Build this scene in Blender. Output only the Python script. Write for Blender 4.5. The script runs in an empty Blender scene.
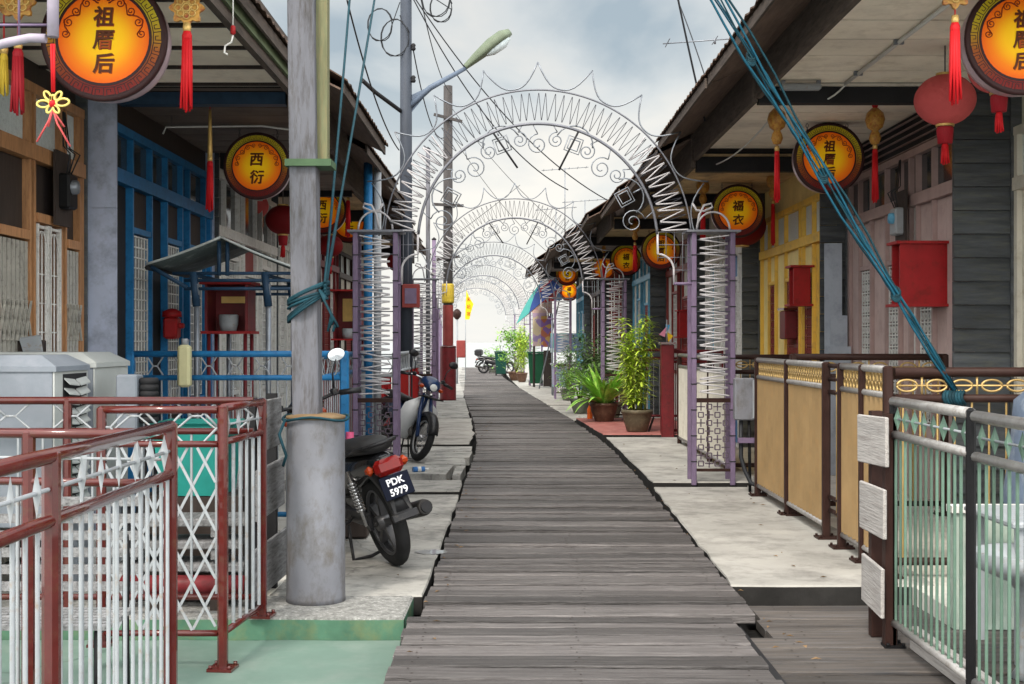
import bpy, bmesh, math, random
from math import pi, sin, cos, radians, sqrt, atan2
from mathutils import Vector, Matrix

rng = random.Random(11)
SC = bpy.context.scene
COL = SC.collection
F, CXP, CYP, EYE = 1280.0, 512.0, 342.0, 1.5


def at(x, y, Y):
    """the point at distance Y that the photograph shows at pixel x, y"""
    return Vector(((x - CXP) / F * Y, Y, EYE - (y - CYP) / F * Y))


SHIFT = [(0, 0), (18, 0), (20, -.05), (25, -.26), (33, -.70), (44, -1.26), (54, -1.76), (68, -2.16), (90, -3.0), (999, -3)]


def bend(Y):
    """sideways drift of the jetty, which bends left beyond twenty metres"""
    for (a, u), (b, w) in zip(SHIFT, SHIFT[1:]):
        if a <= Y <= b:
            return u + (w - u) * (Y - a) / (b - a)
    return 0.0


# ---------------------------------------------------------------- mesh builder
class MB:
    def __init__(self):
        self.v, self.f, self.m, self.s = [], [], [], []

    def add(self, vs, fs, mi=0, smooth=False):
        o = len(self.v)
        self.v += [tuple(p) for p in vs]
        for q in fs:
            self.f.append([o + i for i in q]); self.m.append(mi); self.s.append(smooth)
        return self

    def box(self, x0, x1, y0, y1, z0, z1, mi=0):
        if x0 > x1: x0, x1 = x1, x0
        if y0 > y1: y0, y1 = y1, y0
        if z0 > z1: z0, z1 = z1, z0
        vs = [(x0, y0, z0), (x1, y0, z0), (x1, y1, z0), (x0, y1, z0), (x0, y0, z1), (x1, y0, z1), (x1, y1, z1), (x0, y1, z1)]
        return self.add(vs, [(0, 3, 2, 1), (4, 5, 6, 7), (0, 1, 5, 4), (1, 2, 6, 5), (2, 3, 7, 6), (3, 0, 4, 7)], mi)

    def cbox(self, c, s, rot=None, mi=0, bev=0):
        hx, hy, hz = s[0] / 2, s[1] / 2, s[2] / 2
        if bev:
            b = bev
            vs, fs = [], []
            ring = [(hx - b, -hy), (hx, -hy + b), (hx, hy - b), (hx - b, hy), (-hx + b, hy), (-hx, hy - b), (-hx, -hy + b), (-hx + b, -hy)]
            ins = [(max(abs(x) - b, 0) * (1 if x > 0 else -1), max(abs(y) - b, 0) * (1 if y > 0 else -1)) for x, y in ring]
            for z, rr in ((-hz, ins), (-hz + b, ring), (hz - b, ring), (hz, ins)):
                vs += [(x, y, z) for x, y in rr]
            for k in range(3):
                for i in range(8):
                    fs.append((k * 8 + i, k * 8 + (i + 1) % 8, k * 8 + 8 + (i + 1) % 8, k * 8 + 8 + i))
            fs.append(tuple(range(7, -1, -1))); fs.append(tuple(range(24, 32)))
        else:
            vs = [(x, y, z) for z in (-hz, hz) for x, y in ((-hx, -hy), (hx, -hy), (hx, hy), (-hx, hy))]
            fs = [(0, 3, 2, 1), (4, 5, 6, 7), (0, 1, 5, 4), (1, 2, 6, 5), (2, 3, 7, 6), (3, 0, 4, 7)]
        R = rot if rot is not None else Matrix.Identity(3)
        c = Vector(c)
        return self.add([c + R @ Vector(p) for p in vs], fs, mi)

    def bar(self, p, q, w, h, mi=0, up=(0, 0, 1)):
        p, q = Vector(p), Vector(q)
        d = (q - p); L = d.length
        if L < 1e-6: return self
        d.normalize(); up = Vector(up)
        if abs(d.dot(up)) > .98: up = Vector((0, 1, 0))
        s = d.cross(up).normalized(); u = s.cross(d).normalized()
        vs = []
        for e in (p, q):
            for a, b in ((-1, -1), (1, -1), (1, 1), (-1, 1)):
                vs.append(e + s * (a * w / 2) + u * (b * h / 2))
        return self.add(vs, [(0, 1, 2, 3), (7, 6, 5, 4), (0, 4, 5, 1), (1, 5, 6, 2), (2, 6, 7, 3), (3, 7, 4, 0)], mi)

    def tube(self, pts, r, n=8, mi=0, closed=False, cap=True):
        pts = [Vector(p) for p in pts]
        N = len(pts)
        if N < 2: return self
        rs = r if isinstance(r, (list, tuple)) else [r] * N
        tang = []
        for i in range(N):
            a = pts[(i - 1) % N] if (closed or i > 0) else pts[i]
            b = pts[(i + 1) % N] if (closed or i < N - 1) else pts[i]
            t = (b - a)
            tang.append(t.normalized() if t.length > 1e-9 else Vector((0, 0, 1)))
        ref = Vector((0, 0, 1)) if abs(tang[0].z) < .9 else Vector((0, 1, 0))
        s = tang[0].cross(ref).normalized()
        vs, fs = [], []
        for i in range(N):
            t = tang[i]
            s = (s - t * s.dot(t))
            if s.length < 1e-6:
                s = t.orthogonal()
            s.normalize(); u = t.cross(s)
            for k in range(n):
                a = 2 * pi * k / n
                vs.append(pts[i] + (s * cos(a) + u * sin(a)) * rs[i])
        for i in range(N if closed else N - 1):
            j = (i + 1) % N
            for k in range(n):
                fs.append((i * n + k, j * n + k, j * n + (k + 1) % n, i * n + (k + 1) % n)[::-1])
        self.add(vs, fs, mi, True)
        if cap and not closed:
            o = len(self.v) - N * n
            self.f.append([o + k for k in range(n)]); self.m.append(mi); self.s.append(False)
            self.f.append([o + (N - 1) * n + k for k in range(n)][::-1]); self.m.append(mi); self.s.append(False)
        return self

    def lathe(self, prof, n=20, c=(0, 0, 0), rot=None, mi=0, smooth=True):
        R = rot if rot is not None else Matrix.Identity(3)
        c = Vector(c); vs, fs = [], []
        for (r, z) in prof:
            for k in range(n):
                a = 2 * pi * k / n
                vs.append(c + R @ Vector((r * cos(a), r * sin(a), z)))
        for i in range(len(prof) - 1):
            for k in range(n):
                fs.append((i * n + k, i * n + (k + 1) % n, i * n + n + (k + 1) % n, i * n + n + k))
        return self.add(vs, fs, mi, smooth)

    def build(self, name, mats, parent=None, loc=None, bevel=0):
        org = Vector((0, 0, 0))
        if parent is not None:
            org = Vector(parent['_org']) if '_org' in parent else Vector((0, 0, 0))
        if loc is not None:
            org = Vector(loc)
        me = bpy.data.meshes.new(name)
        me.from_pydata([tuple(Vector(p) - org) for p in self.v], [], self.f)
        if not isinstance(mats, (list, tuple)): mats = [mats]
        for m in mats: me.materials.append(m)
        me.polygons.foreach_set('material_index', self.m)
        me.polygons.foreach_set('use_smooth', self.s)
        bm = bmesh.new(); bm.from_mesh(me); bmesh.ops.recalc_face_normals(bm, faces=bm.faces); bm.to_mesh(me); bm.free()
        me.update()
        o = bpy.data.objects.new(name, me)
        COL.objects.link(o)
        if parent is not None:
            o.parent = parent
        if loc is not None:
            if parent is None:
                o.location = org
            else:
                o.location = org - (Vector(parent['_org']) if '_org' in parent else Vector((0, 0, 0)))
        o['_org'] = tuple(org)
        if bevel:
            b = o.modifiers.new('bevel', 'BEVEL'); b.width = bevel; b.segments = 2; b.limit_method = 'ANGLE'
        return o


def thing(name, label, cat, loc=(0, 0, 0), group=None):
    o = bpy.data.objects.new(name, None)
    COL.objects.link(o)
    o.empty_display_size = .1
    o.location = loc
    o['_org'] = tuple(loc)
    o['label'] = label; o['category'] = cat
    if group: o['group'] = group
    return o


def tag(o, label, cat, group=None):
    o['label'] = label; o['category'] = cat
    if group: o['group'] = group
    return o


def struct(o, kind='structure'):
    o['kind'] = kind
    return o


def zig(pts, e=.05):
    """points of a zigzag with its turns rounded, so that a tube keeps its thickness"""
    pts = [Vector(p) for p in pts]; out = [pts[0]]
    for p, q in zip(pts, pts[1:]): out += [p.lerp(q, e), p.lerp(q, .5), p.lerp(q, 1 - e)]
    return out + [pts[-1]]


def put(name, mesh, parent, loc, rot=None, scale=None):
    """another part that shares a mesh"""
    o = bpy.data.objects.new(name, mesh)
    COL.objects.link(o)
    o.parent = parent
    o.location = Vector(loc) - Vector(parent['_org'])
    if rot is not None: o.rotation_euler = rot
    if scale is not None: o.scale = scale
    o['_org'] = tuple(loc)
    return o


def dup(root, loc, label, rotz=None, scale=None):
    """copy of a thing with copies of its parts and sub-parts"""
    def kids(o): return [c for c in o.children]
    r = root.copy(); COL.objects.link(r)
    r.location = loc; r['label'] = label; r['_org'] = tuple(loc)
    if rotz is not None: r.rotation_euler = (0, 0, rotz)
    if scale is not None: r.scale = (scale,) * 3
    for ch in kids(root):
        c = ch.copy(); COL.objects.link(c); c.parent = r
        for g in kids(ch):
            d = g.copy(); COL.objects.link(d); d.parent = c
    return r


def text_mesh(s, size, depth=.004, bold=0.0, shear=0.0):
    """letters as a mesh standing in the XZ plane, facing -Y, centred"""
    c = bpy.data.curves.new('lettering', 'FONT')
    c.body = s; c.size = size; c.extrude = depth; c.offset = bold; c.shear = shear
    c.align_x = 'CENTER'; c.align_y = 'CENTER'
    c.resolution_u = 3
    o = bpy.data.objects.new('lettering', c); COL.objects.link(o)
    bpy.context.view_layer.update()
    me = bpy.data.meshes.new_from_object(o.evaluated_get(bpy.context.evaluated_depsgraph_get()))
    bpy.data.objects.remove(o); bpy.data.curves.remove(c)
    me.transform(Matrix.Rotation(pi / 2, 4, 'X'))
    # recentre on bounding box
    xs = [v.co.x for v in me.vertices]; zs = [v.co.z for v in me.vertices]
    me.transform(Matrix.Translation((-(min(xs) + max(xs)) / 2, 0, -(min(zs) + max(zs)) / 2)))
    return me


# ---------------------------------------------------------------- materials
MATS = {}


def mat(name, col, rough=.6, var=.25, scale=6, metal=0, bump=0.0, isl=0.0, stretch=(1, 1, 1), col2=None, c2amt=.5, spot=None,
        bscale=None, trans=0, spec=.22, objvar=0.0, coat=0, emit=None, crack=None):
    """procedural principled material: large noise shifts the tone, a second noise adds wear of another colour"""
    m = bpy.data.materials.new(name); m.use_nodes = True
    nt = m.node_tree; N, L = nt.nodes, nt.links
    bs = N['Principled BSDF']
    bs.inputs['Roughness'].default_value = rough
    bs.inputs['Metallic'].default_value = metal
    bs.inputs['Specular IOR Level'].default_value = spec
    if coat: bs.inputs['Coat Weight'].default_value = coat
    tc = N.new('ShaderNodeTexCoord'); oi = N.new('ShaderNodeObjectInfo')
    mp = N.new('ShaderNodeMapping'); mp.inputs['Scale'].default_value = stretch
    mul = N.new('ShaderNodeMath'); mul.operation = 'MULTIPLY'; mul.inputs[1].default_value = 37.0
    L.new(oi.outputs['Random'], mul.inputs[0])
    L.new(tc.outputs['Object'], mp.inputs['Vector']); L.new(mul.outputs[0], mp.inputs['Location'])
    n1 = N.new('ShaderNodeTexNoise'); n1.inputs['Scale'].default_value = scale; n1.inputs['Detail'].default_value = 6
    n1.inputs['Roughness'].default_value = .65
    L.new(mp.outputs[0], n1.inputs['Vector'])
    mr = N.new('ShaderNodeMapRange'); mr.inputs['From Min'].default_value = .3; mr.inputs['From Max'].default_value = .7
    mr.inputs['To Min'].default_value = 1 - var; mr.inputs['To Max'].default_value = 1 + var
    L.new(n1.outputs['Fac'], mr.inputs['Value'])
    val = mr.outputs[0]
    if isl:
        g = N.new('ShaderNodeNewGeometry')
        r2 = N.new('ShaderNodeMapRange'); r2.inputs['To Min'].default_value = 1 - isl; r2.inputs['To Max'].default_value = 1 + isl
        L.new(g.outputs['Random Per Island'], r2.inputs['Value'])
        mm = N.new('ShaderNodeMath'); mm.operation = 'MULTIPLY'
        L.new(val, mm.inputs[0]); L.new(r2.outputs[0], mm.inputs[1]); val = mm.outputs[0]
    if objvar:
        r3 = N.new('ShaderNodeMapRange'); r3.inputs['To Min'].default_value = 1 - objvar; r3.inputs['To Max'].default_value = 1 + objvar
        L.new(oi.outputs['Random'], r3.inputs['Value'])
        mm = N.new('ShaderNodeMath'); mm.operation = 'MULTIPLY'
        L.new(val, mm.inputs[0]); L.new(r3.outputs[0], mm.inputs[1]); val = mm.outputs[0]
    base = N.new('ShaderNodeRGB'); base.outputs[0].default_value = (*col, 1)
    csock = base.outputs[0]
    if col2 is not None:
        n2 = N.new('ShaderNodeTexNoise'); n2.inputs['Scale'].default_value = scale * (spot or 2.3); n2.inputs['Detail'].default_value = 8
        n2.inputs['Roughness'].default_value = .7
        L.new(mp.outputs[0], n2.inputs['Vector'])
        r = N.new('ShaderNodeMapRange'); r.inputs['From Min'].default_value = .62 - .3 * c2amt; r.inputs['From Max'].default_value = .78 - .2 * c2amt
        L.new(n2.outputs['Fac'], r.inputs['Value'])
        mx = N.new('ShaderNodeMix'); mx.data_type = 'RGBA'
        L.new(r.outputs[0], mx.inputs['Factor']); L.new(csock, mx.inputs['A']); mx.inputs['B'].default_value = (*col2, 1)
        csock = mx.outputs['Result']
    if crack:
        nd = N.new('ShaderNodeTexNoise'); nd.inputs['Scale'].default_value = crack * 2.2; nd.inputs['Detail'].default_value = 5; L.new(mp.outputs[0], nd.inputs['Vector'])
        av = N.new('ShaderNodeVectorMath'); av.operation = 'MULTIPLY_ADD'; av.inputs[1].default_value = (.55 / crack,) * 3
        L.new(nd.outputs['Color'], av.inputs[0]); L.new(mp.outputs[0], av.inputs[2])
        vo = N.new('ShaderNodeTexVoronoi'); vo.feature = 'DISTANCE_TO_EDGE'; vo.inputs['Scale'].default_value = crack; L.new(av.outputs[0], vo.inputs['Vector'])
        rc = N.new('ShaderNodeMapRange'); rc.inputs['From Min'].default_value = .002; rc.inputs['From Max'].default_value = .010; rc.inputs['To Min'].default_value = .68; rc.inputs['To Max'].default_value = 1
        L.new(vo.outputs['Distance'], rc.inputs['Value'])
        mm = N.new('ShaderNodeMath'); mm.operation = 'MULTIPLY'; L.new(val, mm.inputs[0]); L.new(rc.outputs[0], mm.inputs[1]); val = mm.outputs[0]
    vm = N.new('ShaderNodeVectorMath'); vm.operation = 'SCALE'
    L.new(csock, vm.inputs[0]); L.new(val, vm.inputs['Scale'])
    L.new(vm.outputs[0], bs.inputs['Base Color'])
    if bump:
        n3 = N.new('ShaderNodeTexNoise'); n3.inputs['Scale'].default_value = bscale or scale * 5; n3.inputs['Detail'].default_value = 5
        L.new(mp.outputs[0], n3.inputs['Vector'])
        b = N.new('ShaderNodeBump'); b.inputs['Strength'].default_value = bump; b.inputs['Distance'].default_value = .01
        L.new(n3.outputs['Fac'], b.inputs['Height']); L.new(b.outputs[0], bs.inputs['Normal'])
    if trans:
        bs.inputs['Transmission Weight'].default_value = trans
    if emit:
        bs.inputs['Emission Color'].default_value = (*emit[0], 1); bs.inputs['Emission Strength'].default_value = emit[1]
    MATS[name] = m
    return m


plank = mat('weathered_planks', (.082, .0745, .073), .5, .45, 2.0, isl=.48, stretch=(.8, 24, 24), col2=(.165, .155, .150), c2amt=.42, spot=2.2, bump=.9, bscale=9, spec=.35)
nail_m = mat('rusty_nail', (.03, .022, .018), .7, .2, 9)
plank_brown = mat('brown_planks', (.095, .083, .075), .82, .4, 1.6, isl=.35, stretch=(1, 16, 16), col2=(.08, .08, .085), c2amt=.5, bump=.5, bscale=9)
old_wood = mat('grey_old_wood', (.20, .20, .205), .85, .35, 2.5, stretch=(12, 1.2, 12), isl=.2, col2=(.09, .09, .09), c2amt=.5, bump=.5)
white_wood = mat('flaking_white_wood', (.38, .36, .345), .8, .16, 1.6, stretch=(14, .9, 14), col2=(.24, .215, .2), c2amt=.4, bump=.5)
conc = mat('pale_concrete', (.365, .353, .325), .85, .24, 1.3, col2=(.21, .20, .185), c2amt=.5, bump=.3, bscale=26)
bounce_floor = mat('pale_bounce_floor', (.62, .60, .55), .5, .15, 2, col2=(.45, .43, .39), c2amt=.4)  # porch floor made paler to bounce light up to the ceilings
conc_l = mat('grey_concrete', (.33, .322, .30), .85, .3, 1.7, col2=(.15, .15, .145), c2amt=.5, bump=.4, bscale=30, isl=.15, crack=.8)
conc_edge = mat('dark_concrete_edge', (.022, .021, .020), .9, .4, 3, bump=.4)  # near-black colour of the slab sides and the bed below
gravel = mat('pebble_concrete', (.22, .22, .21), .9, .45, 26, col2=(.42, .42, .40), c2amt=.4, bump=.8, bscale=60)
green_floor = mat('green_painted_floor', (.135, .205, .172), .55, .15, 1.2, col2=(.18, .235, .205), c2amt=.5, bump=.08, bscale=20, crack=.5)
green_edge = mat('mossy_green_step', (.07, .16, .105), .7, .3, 3, col2=(.12, .17, .09), c2amt=.5)
red_tile = mat('red_floor', (.34, .125, .11), .6, .22, 2.2, col2=(.42, .22, .19), c2amt=.4)
water_m = mat('sea_water', (.36, .38, .38), .28, .1, .3, bump=.35, bscale=.8)
steel = mat('galvanised_pipe', (.22, .24, .27), .42, .18, 9, metal=.55, col2=(.25, .25, .26), c2amt=.3)
pale_rail = mat('pale_worn_rail', (.33, .32, .31), .28, .18, 12, metal=.35, col2=(.2, .17, .15), c2amt=.36)
red_ox = mat('red_oxide_paint', (.080, .011, .009), .22, .16, 9, col2=(.085, .03, .016), c2amt=.28, coat=.7)
maroon = mat('maroon_paint', (.15, .018, .022), .45, .2, 5, col2=(.09, .02, .02), c2amt=.4)
red_paint = mat('red_paint', (.30, .012, .014), .5, .16, 5, col2=(.2, .015, .012), c2amt=.4)
white_paint = mat('white_paint', (.30, .32, .34), .45, .1, 10, col2=(.26, .20, .15), c2amt=.22)
blk = mat('black_paint', (.010, .010, .011), .45, .25, 8, spec=.12)
dark = mat('near_black', (.018, .018, .02), .7, .3, 3)  # for dark parts, and for shade painted into recesses and gaps
green_bar = mat('green_bar_paint', (.10, .165, .128), .45, .14, 10, col2=(.09, .15, .11), c2amt=.42, objvar=.3)
brown = mat('brown_paint', (.034, .017, .014), .45, .25, 8, spec=.12)
tan_sheet = mat('tan_sheet', (.29, .195, .095), .55, .14, 3, col2=(.32, .2, .09), c2amt=.35)
gold = mat('gold_paint', (.44, .30, .12), .35, .15, 12, metal=.5)
cream = mat('cream_panel', (.60, .57, .49), .55, .1, 3, col2=(.45, .41, .33), c2amt=.3)
blue = mat('blue_paint', (.018, .145, .33), .42, .2, 7, col2=(.01, .08, .2), c2amt=.35)
blue_lt = mat('light_blue_paint', (.12, .35, .52), .45, .2, 7, col2=(.05, .2, .36), c2amt=.35)
blue_dk = mat('dark_blue_beam', (.018, .045, .085), .5, .25, 7)
purple_dk = mat('dull_purple_iron', (.10, .075, .10), .55, .2, 8)
purple = mat('lilac_paint', (.165, .122, .195), .5, .16, 8, col2=(.2, .14, .22), c2amt=.3)
rope_white = mat('white_rope_light', (.47, .455, .47), .4, .1, 10)
rail_grey = mat('arch_grey_metal', (.17, .175, .20), .45, .15, 9, metal=.3)
beige_fr = mat('brown_varnished_frame', (.42, .215, .10), .5, .25, 4, stretch=(6, 6, 1), col2=(.28, .14, .07), c2amt=.4)
dark_wood = mat('dark_wood_panel', (.042, .032, .028), .6, .25, 5, stretch=(8, 8, 1))
mauve = mat('mauve_paint', (.46, .35, .33), .55, .12, 3, col2=(.38, .28, .26), c2amt=.3)
mauve_fr = mat('mauve_frame', (.36, .26, .245), .5, .15, 5)
yellow = mat('yellow_paint', (.78, .50, .09), .55, .13, 3, col2=(.5, .32, .12), c2amt=.3)
yellow_lt = mat('pale_yellow_paint', (.80, .65, .28), .55, .12, 3)
clap = mat('dark_clapboard', (.075, .082, .09), .75, .35, 2, stretch=(1, 8, 8), col2=(.10, .105, .09), c2amt=.45, isl=.3, bump=.3)
sheet_grey = mat('grey_metal_sheet', (.42, .47, .60), .45, .16, 2.2, metal=.25, col2=(.27, .30, .38), c2amt=.45, bump=.2, bscale=3)
ceil_cream = mat('cream_ceiling_board', (.86, .78, .66), .75, .14, 1.6, isl=.08, col2=(.68, .60, .49), c2amt=.35)
ceil_tan = mat('tan_ceiling_board', (.50, .36, .20), .75, .2, 2, isl=.1, col2=(.22, .16, .1), c2amt=.4)
soffit_m = mat('brown_soffit_board', (.135, .092, .072), .8, .3, 2, stretch=(8, 1, 8), col2=(.09, .065, .055), c2amt=.45)
ceil_dark = mat('dark_ceiling_board', (.15, .12, .105), .8, .25, 2, isl=.12)
roof_m = mat('rusty_corrugated_roof', (.085, .055, .042), .75, .4, 2.5, col2=(.13, .075, .045), c2amt=.5, bump=.3)
fascia_m = mat('weathered_fascia', (.10, .078, .065), .8, .35, 3, stretch=(8, 1, 8), col2=(.06, .05, .045), c2amt=.5)
fascia_green = mat('green_fascia', (.11, .14, .075), .65, .3, 4)
frosted = mat('frosted_glass', (.60, .68, .70), .35, .12, 30, col2=(.35, .42, .45), c2amt=.3)
glass_dk = mat('dark_window_glass', (.035, .045, .05), .08, .2, 3, spec=.7)
white_grille = mat('white_grille', (.62, .62, .60), .5, .12, 12, col2=(.4, .37, .33), c2amt=.35)
rust_cloth = mat('faded_curtain', (.32, .17, .10), .8, .4, 5, col2=(.12, .08, .06), c2amt=.5)
gate_metal = mat('grey_gate_strips', (.43, .415, .37), .4, .15, 10, metal=.2, col2=(.2, .18, .16), c2amt=.35)
white_wall = mat('white_wall', (.62, .61, .58), .65, .1, 2, col2=(.48, .45, .42), c2amt=.3)
red_frame = mat('red_frame_paint', (.24, .045, .04), .5, .15, 5)
# ---------------------------------------------------------------- setting
w = MB(); w.box(-3000, 3000, -200, 6000, -2.6, -1.5)
struct(w.build('water', water_m))


def planks(name, y0, y1, xl, xr, ztop, m, wmin=.10, wmax=.235, gap=.028, jx=.013, follow=True, seed=1):
    r = random.Random(seed); b = MB(); y = y0
    while y < y1:
        wd = r.uniform(wmin, wmax); sh = bend(y) if follow else 0
        g = gap * r.choice((.4, .7, 1, 1.2, 1.8, 2.6))
        a, c = xl(y) + sh + r.uniform(-jx, jx), xr(y) + sh + r.uniform(-jx, jx)
        dz = r.uniform(-.014, .006); tilt = r.uniform(-.006, .006); sk = r.uniform(-.012, .012)
        n = 10
        vs, fs = [], []
        sag = [r.uniform(-.002, .002) for _ in range(n + 1)]
        nick = [r.uniform(-.004, .004) for _ in range(n + 1)]
        for i in range(n + 1):
            t = i / n; x = a + (c - a) * t
            yo = sk * (t - .5) * 2 + nick[i]
            zz = ztop + dz + tilt * (t - .5) * 2 + sag[i]
            e = .006
            vs += [(x, y + yo, zz - .05), (x, y + yo, zz - e), (x, y + yo + e, zz), (x, y + wd - g + yo - e, zz), (x, y + wd - g + yo, zz - e), (x, y + wd - g + yo, zz - .05)]
        for i in range(n):
            for k in range(6):
                fs.append((i * 6 + k, i * 6 + (k + 1) % 6, i * 6 + 6 + (k + 1) % 6, i * 6 + 6 + k)[::-1])
        fs.append((5, 4, 3, 2, 1, 0)[::-1]); fs.append(tuple(n * 6 + k for k in range(6))[::-1])
        b.add(vs, fs)
        for fx in (.06, .5, .94):
            for fy in (.3, .7):
                px_ = a + (c - a) * fx + r.uniform(-.02, .02); py_ = y + wd * fy + sk * (fx - .5) * 2
                b.add([(px_ + .006 * cos(k * pi / 3), py_ + .006 * sin(k * pi / 3), ztop + dz + tilt * (fx - .5) * 2 + .0035) for k in range(6)], [tuple(range(6))], 1)
        y += wd
    return struct(b.build(name, [m, nail_m]))


planks('boardwalk', .6, 76, lambda y: -.56 if y < 7 else -.5, lambda y: 1.19 if y < 6.95 else min(1.34 + max(0, y - 7) * .009, 1.40), 0, plank, seed=4)
planks('side_deck', .6, 7.86, lambda y: 1.255 if y < 6.9 else 1.42, lambda y: 4.6, -.10, plank_brown, .2, .36, .016, .03, False, 9)
# bearers under the walk
b = MB()
for x in (-.3, .45, 1.2):
    b.box(x - .06, x + .06, .6, 20, -.2, -.066)
    pts = [(x + bend(Y), Y, -.14) for Y in range(20, 76, 4)]
    for p, q in zip(pts, pts[1:]): b.bar(p, q, .12, .13)
struct(b.build('walk_bearers', dark))


def slab(name, corners, z1, th, mtop, seed=0, edge=conc_edge):
    """one poured slab with a slightly ragged outline"""
    r = random.Random(seed); out = []
    for (p, q) in zip(corners, corners[1:] + corners[:1]):
        L = sqrt((q[0] - p[0]) ** 2 + (q[1] - p[1]) ** 2); n = max(1, int(L / .3))
        for i in range(n):
            t = i / n
            out.append((p[0] + (q[0] - p[0]) * t + r.uniform(-.012, .012), p[1] + (q[1] - p[1]) * t + r.uniform(-.012, .012)))
    n = len(out); e = .012
    cx = sum(p[0] for p in out) / n; cy = sum(p[1] for p in out) / n
    ins = [(x + (cx - x) / max(.1, sqrt((cx - x) ** 2 + (cy - y) ** 2)) * e, y + (cy - y) / max(.1, sqrt((cx - x) ** 2 + (cy - y) ** 2)) * e) for x, y in out]
    vs = [(x, y, z1 - th) for x, y in out] + [(x, y, z1 - e) for x, y in out] + [(x, y, z1) for x, y in ins]
    b = MB()
    b.add(vs, [(i, (i + 1) % n, n + (i + 1) % n, n + i) for i in range(n)], 1)
    b.f += [[n + i, n + (i + 1) % n, 2 * n + (i + 1) % n, 2 * n + i] for i in range(n)]; b.m += [0] * n; b.s += [False] * n
    b.f.append([2 * n + i for i in range(n)]); b.m.append(0); b.s.append(False)
    return struct(b.build(name, [mtop, edge]))


R_ = lambda Y: bend(Y)
# right side
slab('pavement', [(1.36, 7.9), (2.62, 7.9), (2.62, 13.25), (1.46, 13.25)], .0, .13, conc, 1)
slab('pavement', [(1.47, 13.42), (2.62, 13.42), (2.62, 19.7), (1.45, 19.7)], .035, .16, conc, 2)
slab('pavement', [(1.44, 20.15), (3.2, 20.15), (3.0, 24.4), (1.22, 24.4)], .05, .2, red_tile, 3)
slab('pavement', [(1.2, 24.8), (3.0, 24.8), (2.6, 30.5), (.86, 30.5)], -.01, .13, conc, 4)
slab('pavement', [(.85, 31), (3.0, 31), (2.3, 43), (.22, 43)], -.01, .13, conc, 5)
slab('pavement', [(.2, 43.4), (3.0, 43.4), (2.0, 75), (-.7, 75)], -.01, .13, conc, 6)
# left side
slab('floor', [(-6, .5), (-.585, .5), (-.585, 6.96), (-6, 6.96)], -.12, .2, green_floor, 7, green_floor)
slab('pavement', [(-6, 6.965), (-.6, 6.965), (-.575, 7.56), (-6, 7.56)], .0, .13, gravel, 8, green_edge)
slab('pavement', [(-3.2, 7.66), (-.53, 7.66), (-.52, 12.7), (-3.2, 12.7)], -.012, .12, conc_l, 9)
slab('pavement', [(-3.2, 12.95), (-.53, 12.95), (-.54, 13.95), (-3.2, 13.95)], -.005, .12, conc_l, 10)
# broken flags
r = random.Random(5)
b = MB()
rows = [14.55, 15.55, 16.7, 17.6, 18.5]
for y0, y1 in zip(rows, rows[1:]):
    x = -2.4
    while x < -.66:
        wd = r.uniform(.35, .75); x1 = min(x + wd, -.58)
        if x1 - x > .12:
            j = lambda: r.uniform(-.04, .04)
            q = [(x + .05 + j(), y0 + .07 + j() * 2), (x1 + j() * .5, y0 + .04 + j() * 2), (x1 + j(), y1 - .02 + j() * 2), (x + .03 + j(), y1 - .02 + j() * 2)]
            z = r.uniform(-.03, .01); t = r.uniform(-.012, .012)
            b.add([(px, py, -.12) for px, py in q] + [(px, py, z + (t if k < 2 else -t)) for k, (px, py) in enumerate(q)],
                  [(4, 5, 6, 7), (0, 1, 5, 4), (1, 2, 6, 5), (2, 3, 7, 6), (3, 0, 4, 7)])
        x = x1
struct(b.build('pavement', conc_l))
slab('pavement', [(-3, 18.75), (-.62, 18.75), (-.62, 21.3), (-3, 21.3)], .01, .12, conc, 12)
slab('pavement', [(-3, 21.5), (-.66, 21.5), (-.8, 25.2), (-3, 25.2)], .0, .12, conc, 13)
slab('pavement', [(-3.4, 25.5), (-.84, 25.5), (-1.25, 34), (-3.4, 34)], .0, .12, conc_l, 14)
slab('pavement', [(-4.5, 34.3), (-1.3, 34.3), (-2.7, 75), (-6, 75)], .0, .12, conc_l, 15)
# near-black bed beneath the gaps so that no open sea shows through the joints near the walk
b = MB(); b.box(-7, 7, .4, 75, -.5, -.24)
struct(b.build('ground', conc_edge))
# puddle on the left slab
pud = mat('puddle_water', (.3, .31, .31), .03, .05, 3, spec=.8)
b = MB(); n = 28
c0 = at(432, 549, 1920 / 207.0)
for_v = [(c0.x + .0 + cos(2 * pi * k / n) * .115 * (1 + .15 * sin(3 * k)), 9.2 + sin(2 * pi * k / n) * .10 * (1 + .2 * cos(2 * k)), -.008) for k in range(n)]
b.add(for_v, [tuple(range(n))]); struct(b.build('puddle', pud))
# ---------------------------------------------------------------- jetty houses
ZC = 3.72          # height of the porch ceilings


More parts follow.
